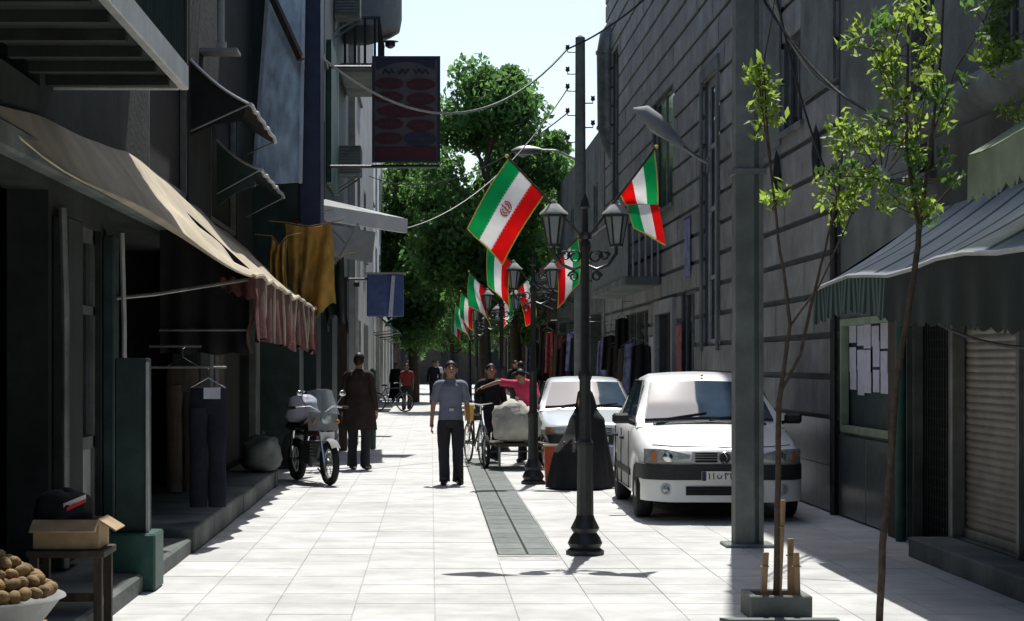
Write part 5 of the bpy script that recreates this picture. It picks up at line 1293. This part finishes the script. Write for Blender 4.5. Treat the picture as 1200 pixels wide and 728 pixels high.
MB().lathe([(.001, -.06), (.07, -.05), (.095, 0), (.09, .02), (.001, .12)], (0, -.45, .90), 16, axis='y').build('headlight', 'lamp', mc, smooth=40)
MB().sheet(lambda u, v: (.24 * (2 * u - 1) * (1 - .25 * v), -.50 + .13 * (2 * u - 1) ** 2 + .14 * v, .98 + .32 * v - .03 * (2 * u - 1) ** 2), 10, 8, .005).build('windscreen', 'clear', mc, smooth=60)
MB().sheet(lambda u, v: (.21 * (2 * u - 1), -.50 + .12 * (2 * u - 1) ** 2 + .03 * v, .74 + .25 * v), 10, 4, .02).build('fairing', 'pale', mc, smooth=60)
MB().box((-.10, -.545, .60), (.10, -.535, .72)).build('number_plate', 'plate', mc)
MB().ball((0, -.08, .78), (.15, .30, .13), 16).build('fuel_tank', 'signred', mc, smooth=True)
MB().box((-.13, .15, .72), (.13, .82, .82)).build('seat', 'plastic', mc, bev=.035)
MB().box((-.13, -.22, .26), (.13, .22, .58)).build('engine', 'steel', mc, bev=.03)
for i in range(5): MB().box((-.15, -.26 + i * .0, .36 + i * .045), (.15, -.10, .375 + i * .045)).build('cooling_fin', 'steel', mc)
fr = MB(); fr.tube([(0, -.38, .9), (0, -.3, .35), (0, .1, .24), (0, .45, .35), (0, .66, .3)], .025, 7); fr.build('frame', 'iron', mc)
MB().tube([(0, -.36, .86), (0, .1, .66), (0, .8, .70)], .025, 7).build('top_tube', 'iron', mc)
MB().tube([(.14, -.15, .35), (.16, .1, .22), (.17, .5, .26), (.18, .95, .34)], [.02, .025, .04, .04], 8).build('exhaust', 'chrome', mc, smooth=True)
MB().tube([(.1, .1, .2), (.26, .18, .0)], .012, 6).build('kickstand', 'iron', mc)
MB().sheet(lambda u, v: (.12 * (2 * u - 1), .66 + .36 * math.sin(v * 2.2 - .3), .30 + .36 * math.cos(v * 2.2 - .3)), 4, 10, .006).build('rear_mudguard', 'plastic', mc, smooth=60)
def lump(name, label, cat, c, r, m, seed, group=None, amp=.25):
    t = thing(name, label, cat, (c[0], c[1], c[2] - r[2]), 0, group)
    def fn(u, v):
        a = 2 * math.pi * u; b = math.pi * v; d = Vector((math.sin(b) * math.cos(a), math.sin(b) * math.sin(a), -math.cos(b)))
        k = 1 + amp * noise.noise(d * 1.6 + Vector((seed, 0, 0))) + amp * .4 * noise.noise(d * 5 + Vector((seed, 3, 0)))
        q = Vector((math.copysign(abs(d.x) ** .75, d.x), math.copysign(abs(d.y) ** .75, d.y), math.copysign(abs(d.z) ** .7, d.z)))
        return (q.x * r[0] * k, q.y * r[1] * k, r[2] + max(-1., q.z * (k if q.z > 0 else 1)) * r[2])
    MB().grid(fn, 26, 16).build('body', m, t, smooth=80)
    top = fn(0, .98)
    MB().tube([(0, 0, top[2] - .02), (.01, 0, top[2] + .03), (.03, .01, top[2] + .07)], [.03, .018, .035], 7).build('knot', m, t, smooth=True)
    return t
lump('wrapped_bundle', 'pale wrapped bundle strapped on the motorcycle seat', 'bundle', (-1.82, 26.3, 1.01), (.24, .28, .19), 'paper', 3)
lump('wrapped_bundle', 'grey bundle lying on the step behind the motorcycle', 'bundle', (-2.25, 24.9, .45), (.26, .3, .24), 'plaster', 6)

# cart with sacks, bicycle
ct = thing('hand_cart', 'low hand cart loaded with pale sacks behind the second lantern post', 'cart', (1.35, 29.6, 0), R(8))
MB().box((-.42, -.55, .36), (.42, .75, .41)).build('deck', 'wood', ct)
for s in (-1, 1): wheel2(ct, (s * .47, .1, .26), .26, .03, spokes=10)
for s in (-1, 1):
    MB().tube([(s * .36, .7, .4), (s * .34, 1.2, .75), (s * .3, 1.5, .95)], .018, 6).build('handle', 'steel', ct)
    MB().tube([(s * .36, -.5, .36), (s * .36, -.5, 0)], .018, 6).build('leg', 'steel', ct)
MB().tube([(-.47, .1, .26), (.47, .1, .26)], .015, 6).build('axle', 'steel', ct)
lump('sack', 'bulging pale grey sack at the front of the hand cart', 'sack', (1.32, 29.35, .72), (.38, .34, .31), 'sack', 1, amp=.3)
lump('sack', 'smaller pale sack at the back of the hand cart', 'sack', (1.42, 30.1, .68), (.32, .3, .27), 'sack', 5, amp=.3)
def bicycle(label, loc, rz, m):
    b = thing('bicycle', label, 'bicycle', loc, rz)
    wheel2(b, (0, -.5, .33), .33, .018, spokes=16); wheel2(b, (0, .52, .33), .33, .018, spokes=16)
    f = MB(); N = {'h': (0, -.33, .82), 'hd': (0, -.36, .72), 'bb': (0, .08, .29), 'st': (0, .2, .8), 'rx': (0, .52, .33)}
    for (a, c) in (('h', 'st'), ('hd', 'bb'), ('bb', 'st'), ('bb', 'rx'), ('st', 'rx'), ('h', 'hd')): f.tube([N[a], N[c]], .016, 6)
    f.build('frame', m, b)
    MB().tube([N['hd'], (0, -.5, .33)], .016, 6).build('fork', 'chrome', b)
    MB().tube([(-.27, -.2, .98), (-.2, -.3, 1.0), (0, -.34, .97), (.2, -.3, 1.0), (.27, -.2, .98)], .012, 6).build('handlebar', 'chrome', b)
    MB().tube([N['h'], (0, -.34, .97)], .014, 6).build('stem', 'chrome', b)
    MB().ball((0, .25, .9), (.08, .13, .035), 10).build('saddle', 'plastic', b, smooth=True); MB().tube([N['st'], (0, .24, .89)], .012, 6).build('seat_post', 'chrome', b)
    MB().torus((.03, .08, .29), .09, .008, 'x', 18, 5).build('chainring', 'steel', b)
    for s in (-1, 1): MB().tube([(s * .05, .08, .29), (s * .06, .08 + s * .12, .29 - s * .1), (s * .13, .08 + s * .12, .29 - s * .1)], .009, 5).build('pedal', 'steel', b)
    return b
bicycle('dark bicycle wheeled along beside the hand cart', (.74, 31.0, 0), R(12), 'iron')
# crates and bags round the seated woman
def bucket(name, label, cat, loc, w, d, h, m, rim=None):
    t = thing(name, label, cat, loc)
    MB().add([(-w * .42, -d * .42, 0), (w * .42, -d * .42, 0), (w * .42, d * .42, 0), (-w * .42, d * .42, 0), (-w / 2, -d / 2, h), (w / 2, -d / 2, h), (w / 2, d / 2, h), (-w / 2, d / 2, h), (-w * .45, -d * .45, h), (w * .45, -d * .45, h), (w * .45, d * .45, h), (-w * .45, d * .45, h), (-w * .38, -d * .38, .03), (w * .38, -d * .38, .03), (w * .38, d * .38, .03), (-w * .38, d * .38, .03)],
             [(0, 3, 2, 1), (0, 1, 5, 4), (1, 2, 6, 5), (2, 3, 7, 6), (3, 0, 4, 7), (4, 5, 9, 8), (5, 6, 10, 9), (6, 7, 11, 10), (7, 4, 8, 11), (8, 9, 13, 12), (9, 10, 14, 13), (10, 11, 15, 14), (11, 8, 12, 15), (12, 13, 14, 15)]).build('tub', m, t)
    MB().tube([(-w / 2, -d / 2, h), (w / 2, -d / 2, h), (w / 2, d / 2, h), (-w / 2, d / 2, h), (-w / 2, -d / 2, h)], .014, 6).build('rim', rim or m, t)
    return t
bucket('plastic_tub', 'tall orange-red plastic tub beside the seated woman in black', 'tub', (1.68, 25.9, 0), .24, .24, .52, 'orange', 'canvas')
bucket('plastic_tub', 'lilac plastic tub between the seated woman and the white car', 'tub', (2.38, 25.8, 0), .24, .3, .5, 'lilac')
bucket('plastic_tub', 'brown tub close at the seated woman\'s right side', 'tub', (2.22, 25.4, 0), .16, .2, .42, 'card')
bucket('yellow_jug', 'bright yellow orange jug hung at the bicycle handlebar', 'jug', (.62, 30.55, .72), .16, .16, .26, 'yellow', 'fwhite')

# ------------------------------------------------------------------ people
def skin_mesh(name, nodes, edges, root, m, parent, sub=2):
    names = list(nodes); idx = {k: i for i, k in enumerate(names)}
    me = bpy.data.meshes.new(name); me.from_pydata([nodes[k][0] for k in names], [(idx[a], idx[b]) for a, b in edges], [])
    o = bpy.data.objects.new(name, me); col.objects.link(o)
    sm = o.modifiers.new('skin', 'SKIN'); sm.use_smooth_shade = True; sm.branch_smoothing = .6
    for i, k in enumerate(names):
        r = nodes[k][1]; me.skin_vertices[0].data[i].radius = r if hasattr(r, '__len__') else (r, r)
        me.skin_vertices[0].data[i].use_root = (k == root)
    ss = o.modifiers.new('sub', 'SUBSURF'); ss.levels = sub; ss.render_levels = sub
    dg = bpy.context.evaluated_depsgraph_get(); nm = bpy.data.meshes.new_from_object(o.evaluated_get(dg))
    bpy.data.objects.remove(o); bpy.data.meshes.remove(me)
    nm.materials.clear(); nm.materials.append(M[m] if isinstance(m, str) else m); nm.name = name
    nm.polygons.foreach_set('use_smooth', [True] * len(nm.polygons))
    q = bpy.data.objects.new(name, nm); col.objects.link(q); q.parent = parent; return q
def join_mb(ob, mb, m):      # add loose pieces (fingers, face) to a body mesh
    me = ob.data; bm = bmesh.new(); bm.from_mesh(me); k = len(me.materials)
    me.materials.append(M[m]); vs = [bm.verts.new(v) for v in mb.v]
    for f in mb.f:
        try: fc = bm.faces.new([vs[i] for i in f]); fc.material_index = k; fc.smooth = True
        except ValueError: pass
    bmesh.ops.recalc_face_normals(bm, faces=bm.faces[:]); bm.to_mesh(me); bm.free()
def person(label, loc, rz, J, shirt, trousers, sleeves='short', h=1.72, coat=None, hairm='hair', group=None, scarf=None):
    """J overrides joint positions of a 1.72 m figure facing -y"""
    t = thing('person', label, 'person', loc, rz, group); k = h / 1.72
    P = dict(pel=(0, 0, .96), wst=(0, .01, 1.1), cst=(0, .015, 1.30), col=(0, .01, 1.42), nck=(0, -.005, 1.49), jaw=(0, -.02, 1.555), hed=(0, -.01, 1.635), crn=(0, .005, 1.69),
             shL=(-.17, .01, 1.40), elL=(-.235, .03, 1.13), wrL=(-.25, -.05, .89), hnL=(-.25, -.075, .81), shR=(.17, .01, 1.40), elR=(.235, .03, 1.13), wrR=(.25, -.05, .89), hnR=(.25, -.075, .81),
             hpL=(-.095, 0, .90), knL=(-.10, -.02, .50), anL=(-.10, .02, .09), toL=(-.115, -.14, .04), hpR=(.095, 0, .90), knR=(.10, -.02, .50), anR=(.10, .02, .09), toR=(.115, -.14, .04))
    P.update(J)
    P = {a: Vector(b) * k for a, b in P.items()}
    rad = dict(pel=(.135, .10), wst=(.125, .088), cst=(.15, .10), col=(.10, .075), nck=.052, jaw=.058, hed=.072, crn=.05, shL=.055, elL=.038, wrL=.026, hnL=.034, shR=.055, elR=.038, wrR=.026, hnR=.034,
               hpL=.082, knL=.055, anL=.038, toL=.032, hpR=.082, knR=.055, anR=.038, toR=.032)
    N = {a: (P[a], rad[a]) for a in P}
    spine = [('pel', 'wst'), ('wst', 'cst'), ('cst', 'col'), ('col', 'nck'), ('nck', 'jaw'), ('jaw', 'hed'), ('hed', 'crn')]
    arms = [('col', 'shL'), ('shL', 'elL'), ('elL', 'wrL'), ('wrL', 'hnL'), ('col', 'shR'), ('shR', 'elR'), ('elR', 'wrR'), ('wrR', 'hnR')]
    legs = [('pel', 'hpL'), ('hpL', 'knL'), ('knL', 'anL'), ('anL', 'toL'), ('pel', 'hpR'), ('hpR', 'knR'), ('knR', 'anR'), ('anR', 'toR')]
    body = skin_mesh('body', N, spine + arms + legs, 'pel', 'skin', t)
    f = MB(); H = P['hed']; hd = (P['crn'] - P['jaw']).normalized(); fw = Vector((0, -1, 0)); fw = (fw - hd * fw.dot(hd)).normalized(); rt = hd.cross(fw)
    HC = H - hd * .012
    hv = []
    for i_ in range(13):
        for k_ in range(20):
            b = math.pi * min(max(i_ / 12, .01), .99); a = 2 * math.pi * k_ / 20; z_ = math.cos(b); jw = 1 - .22 * max(0, -z_) ** 1.3
            hv.append(HC + rt * math.sin(b) * math.cos(a) * .081 * jw + fw * (-math.sin(b) * math.sin(a) * .098 * (1 - .1 * max(0, -z_)) + .012 * max(0, -z_)) + hd * z_ * .116)
    f.add(hv, [(i_ * 20 + k_, i_ * 20 + (k_ + 1) % 20, (i_ + 1) * 20 + (k_ + 1) % 20, (i_ + 1) * 20 + k_) for i_ in range(12) for k_ in range(20)])
    f.tube([H + fw * .088 + hd * .0, H + fw * .122 - hd * .037, H + fw * .092 - hd * .05], [.008, .017, .012], 6)
    for s in (-1, 1): f.ball(H + rt * s * .083 - hd * .02 + fw * .0, (.012, .022, .03), 8)
    f.tube([H + fw * .088 - hd * .078 - rt * .022, H + fw * .097 - hd * .076, H + fw * .088 - hd * .078 + rt * .022], .007, 5)
    for s, w, hn in ((-1, 'wrL', 'hnL'), (1, 'wrR', 'hnR')):
        d = (P[hn] - P[w]).normalized(); sd = Vector((0, 1, 0)); sd = (sd - d * sd.dot(d)).normalized(); o_ = d.cross(sd) * s
        for q in range(4):
            b = P[hn] + sd * (.027 - .018 * q) + d * .01; L = (.055, .068, .066, .05)[q] if True else 0
            f.tube([b, b + d * L * .55 + o_ * .004, b + d * L + o_ * -.018], [.010, .009, .007], 6)
        b = P[hn] - sd * .03 - d * .03; f.tube([b, b - sd * .022 + d * .03, b - sd * .026 + d * .058], [.011, .010, .008], 6)
    join_mb(body, f, 'skin')
    ey = MB()
    for s in (-1, 1): ey.ball(H + fw * .088 + rt * s * .032 - hd * .006, (.010, .007, .006), 8); ey.tube([H + fw * .094 + rt * s * .018 + hd * .014, H + fw * .088 + rt * s * .044 + hd * .013], .003, 4)
    join_mb(body, ey, 'hair')
    mid = lambda a, b, q: P[a].lerp(P[b], q)
    def fine(keys, q=4):           # smooth polyline through control points
        out = []
        for a in range(len(keys) - 1):
            p0, p1, p2, p3 = keys[max(a - 1, 0)], keys[a], keys[a + 1], keys[min(a + 2, len(keys) - 1)]
            for k_ in range(q):
                u = k_ / q; out.append(.5 * ((2 * p1) + (p2 - p0) * u + (2 * p0 - 5 * p1 + 4 * p2 - p3) * u * u + (3 * p1 - p0 - 3 * p2 + p3) * u ** 3))
        return out + [keys[-1]]
    def fr(vals, q=4): return [float(v) for v in np.interp(np.arange(0, len(vals) - 1 + 1e-6, 1 / q), range(len(vals)), vals)]
    if shirt:
        S = MB(); dn = (P['pel'] - P['wst']).normalized()
        S.loft(fine([P['pel'] + dn * .05, P['pel'], P['wst'], P['cst'], mid('cst', 'col', .75), P['col'] + (P['nck'] - P['col']) * .25, mid('col', 'nck', .72)]), fr([.172, .168, .155, .180, .178, .115, .064]), fr([.132, .128, .117, .128, .118, .085, .06]), wob=.05)
        for s in 'LR':
            if sleeves == 'short': S.loft(fine([mid('col', 'sh' + s, .45), P['sh' + s], mid('sh' + s, 'el' + s, .4), mid('sh' + s, 'el' + s, .85)]), fr([.07, .072, .068, .074]), fr([.06, .066, .06, .066]), side=(0, 1, 0), n=12, wob=.08)
            else: S.loft(fine([mid('col', 'sh' + s, .45), P['sh' + s], mid('sh' + s, 'el' + s, .5), P['el' + s], P['wr' + s]]), fr([.07, .072, .064, .057, .046]), fr([.06, .066, .06, .055, .043]), side=(0, 1, 0), n=12, wob=.08)
        S.build('shirt', shirt, t, smooth=70)
        S = MB(); S.tube([mid('col', 'nck', .6) + Vector((.062 * math.cos(a), -.012 + .060 * math.sin(a), .012 * math.sin(a) + .012)) for a in np.linspace(0, 2 * math.pi, 15)], .012, 5); S.build('collar', shirt, t, smooth=True)
    if trousers:
        T = MB(); T.loft(fine([mid('pel', 'wst', .45), P['pel'], mid('hpL', 'hpR', .5) * .985, mid('hpL', 'hpR', .5) - Vector((0, 0, .10 if P['knL'].z < P['hpL'].z - .2 else .02))]), fr([.150, .160, .172, .12]), fr([.114, .124, .128, .09]))
        for s in 'LR':
            top_ = mid('hp' + s, 'kn' + s, .02); top_ = Vector((top_.x * .88, top_.y, top_.z))
            T.loft(fine([top_, mid('hp' + s, 'kn' + s, .4), P['kn' + s], mid('kn' + s, 'an' + s, .5), mid('kn' + s, 'an' + s, 1.0) + Vector((0, 0, -.045))]), fr([.096, .095, .078, .073, .078]), fr([.108, .098, .082, .078, .088]), n=14, wob=.09)
        T.build('trousers', trousers, t, smooth=70)
    for s in 'LR':
        a, b = P['an' + s], P['to' + s]; d = Vector((b.x - a.x, b.y - a.y, 0)).normalized(); g = a.z - .09 * k
        heel = Vector((a.x, a.y, 0)) - d * .06 + Vector((0, 0, g))
        MB().tube([heel + Vector((0, 0, .05)), heel + d * .06 + Vector((0, 0, .055)), heel + d * .16 + Vector((0, 0, .042)), heel + d * .25 + Vector((0, 0, .032)), heel + d * .275 + Vector((0, 0, .03))], [.035, .048, .046, .04, .012], 10).build('shoe', 'shoe', t, smooth=True)
    # hair fitted to the skull, hairline high in front and low at the nape
    def cap(u, v):
        a = 2 * math.pi * u; b = v * (.98 + 1.2 * ((math.sin(a) + 1) / 2) ** .6 + .06 * noise.noise((math.cos(a) * 4, math.sin(a) * 4, h)))
        dd = Vector((math.sin(b) * math.cos(a), math.sin(b) * math.sin(a), math.cos(b)))
        q = (1.075 if v < .85 else 1.075 - .07 * (v - .85) / .15) + .03 * noise.noise(dd * 5)
        return HC + (rt * dd.x * .081 + fw * -dd.y * .098 + hd * dd.z * .116) * q
    MB().grid(cap, 24, 12).build('hair' if not scarf else 'head_scarf', scarf or hairm, t, smooth=80)
    if coat:
        m, hem, flare = coat
        def ct_(u, v):
            a = 2 * math.pi * u; z = P['col'].z + .03 - v * (P['col'].z + .03 - hem)
            w = (.11 + .115 * min(1, v * 7)) if v < .14 else .225 - .035 * math.sin(min(1, (v - .14) / .35) * math.pi) + flare * max(0, v - .45)
            fold = 1 + .06 * math.sin(a * 7 + v * 3) * v
            cx = mid('col', 'pel', min(1, v * 1.6)); return Vector((cx.x + w * math.cos(a) * fold, cx.y + w * .66 * math.sin(a) * fold, z))
        MB().grid(ct_, 40, 18).build('coat', m, t, smooth=80)
    return t
WALK = dict(knL=(-.10, -.10, .50), anL=(-.105, -.08, .09), toL=(-.12, -.24, .04), knR=(.10, .02, .50), anR=(.10, .16, .11), toR=(.11, .01, .04), elL=(-.24, .06, 1.13), wrL=(-.25, .06, .88), hnL=(-.25, .05, .80), elR=(.24, .0, 1.13), wrR=(.24, -.10, .90), hnR=(.24, -.13, .82))
STAND = {}
man = person('man in grey-blue short-sleeved shirt and dark trousers walking down the middle', (.27, 25.6, 0), R(4), dict(elL=(-.245, .04, 1.13), wrL=(-.27, .0, .88), hnL=(-.27, -.02, .80), anR=(.11, .06, .09), toR=(.13, -.1, .04), anL=(-.09, -.06, .09), toL=(-.12, -.22, .04)), 'shirt', 'trousers', h=1.66)
MB().box((-.03, -.128, 1.005), (.03, -.118, 1.04)).build('belt_buckle', 'chrome', man)
person('person in a long dark brown coat standing with back turned by the motorcycle', (-1.12, 29.2, 0), R(165), dict(elR=(.25, .02, 1.12), wrR=(.26, -.02, .86), hnR=(.26, -.03, .78)), 'brownblack', 'trousers', 'long', 1.80, coat=('brownblack', .62, .10))
person('man in dark clothes wheeling the bicycle past the drain', (1.0, 31.4, 0), R(10), dict(WALK, wrL=(-.24, -.22, 1.0), hnL=(-.23, -.29, 1.0), elL=(-.25, .0, 1.14)), 'black', 'navy', 'long', 1.62)
person('person in crimson shirt leaning over the sacks with one arm stretched out', (1.62, 31.3, 0), R(-20), dict(wst=(0, -.06, 1.09), cst=(0, -.19, 1.25), col=(0, -.27, 1.34), nck=(0, -.33, 1.39), jaw=(0, -.39, 1.42), hed=(0, -.43, 1.47), crn=(0, -.44, 1.53), shL=(-.17, -.25, 1.33), shR=(.17, -.25, 1.33), elL=(-.42, -.35, 1.36), wrL=(-.63, -.42, 1.28), hnL=(-.70, -.45, 1.25), elR=(.26, -.35, 1.08), wrR=(.22, -.5, .9), hnR=(.2, -.55, .84)), 'pink', 'navy', 'short', 1.70)
person('small figure in a dark red shirt walking far down the street', (-.85, 66, 0), 0, WALK, 'red', 'trousers', 'short', 1.62)
person('dark distant walker between the red-shirted figure and the lantern posts', (.12, 78, 0), 0, WALK, 'navy', 'trousers', 'long', 1.74)
person('distant woman in a long black coat beside the white far building', (-1.5, 80, 0), 0, {}, 'black', 'black', 'long', 1.65, coat=('black', .15, .15), scarf='black')
person('distant person in pale shirt under the big tree', (.35, 96, 0), 0, WALK, 'paper', 'trousers', 'short', 1.72)
person('distant person in dark clothes by the market canopies', (2.6, 58, 0), R(30), WALK, 'black', 'trousers', 'long', 1.72)
person('distant shopper in a brown coat by the market canopies', (2.2, 46, 0), R(160), {}, 'brownblack', 'trousers', 'long', 1.68, coat=('brownblack', .5, .1))
bicycle('far bicycle standing by the red-shirted walker', (-1.35, 64, 0), R(70), 'iron')
# seated woman wrapped in black
wm = person('woman wrapped in black seated on a low stool beside the orange tub', (2.06, 24.9, 0), R(-40), dict(pel=(0, .1, .48), wst=(0, .08, .63), cst=(0, .05, .83), col=(0, .02, .95), nck=(0, -.01, 1.02), jaw=(0, -.05, 1.08), hed=(0, -.05, 1.155), crn=(0, -.03, 1.21), shL=(-.16, .02, .93), shR=(.16, .02, .93), elL=(-.2, -.08, .70), elR=(.2, -.08, .70), wrL=(-.1, -.28, .62), hnL=(-.06, -.33, .60), wrR=(.1, -.28, .62), hnR=(.06, -.33, .60), hpL=(-.1, .06, .46), hpR=(.1, .06, .46), knL=(-.13, -.34, .48), knR=(.13, -.34, .48), anL=(-.12, -.30, .09), anR=(.12, -.30, .09), toL=(-.13, -.44, .04), toR=(.13, -.44, .04)), 'black', 'black', 'long', 1.72, scarf='black')
def chador(u, v):
    a = 2 * math.pi * u; sa, ca = math.sin(a), math.cos(a)      # front is -y
    tab = [(0, (1.30, .02, .02, -.03)), (.06, (1.285, .09, .10, -.03)), (.16, (1.16, .125, .13, -.01)), (.26, (1.02, .16, .15, .0)), (.36, (.92, .25, .19, .02)), (.55, (.70, .29, .28, -.02)), (.75, (.48, .33, .42, -.10)), (1, (.02, .42, .50, -.12))]
    z, rx, ry, cy = [lerp_tab([(q[0], q[1][i]) for q in tab], v) for i in range(4)]
    k = 1 + .07 * math.sin(a * 6 + v * 4) * max(0, v - .25) + .03 * math.sin(a * 13) * max(0, v - .4)
    if v < .28 and sa < -.55: k *= .72      # opening for the face
    return (rx * ca * k, cy + ry * sa * k, z)
MB().grid(chador, 60, 40).build('chador', 'black', wm, smooth=80)
sto = thing('low_stool', 'low wooden stool under the seated woman in black', 'stool', (2.08, 24.98, 0))
MB().box((-.16, -.14, .33), (.16, .16, .37)).build('seat', 'wood', sto)
for sx in (-1, 1):
    for sy_ in (-1, 1): MB().box((sx * .15, sy_ * .13, 0), (sx * .11, sy_ * .09, .33)).build('leg', 'wood', sto)
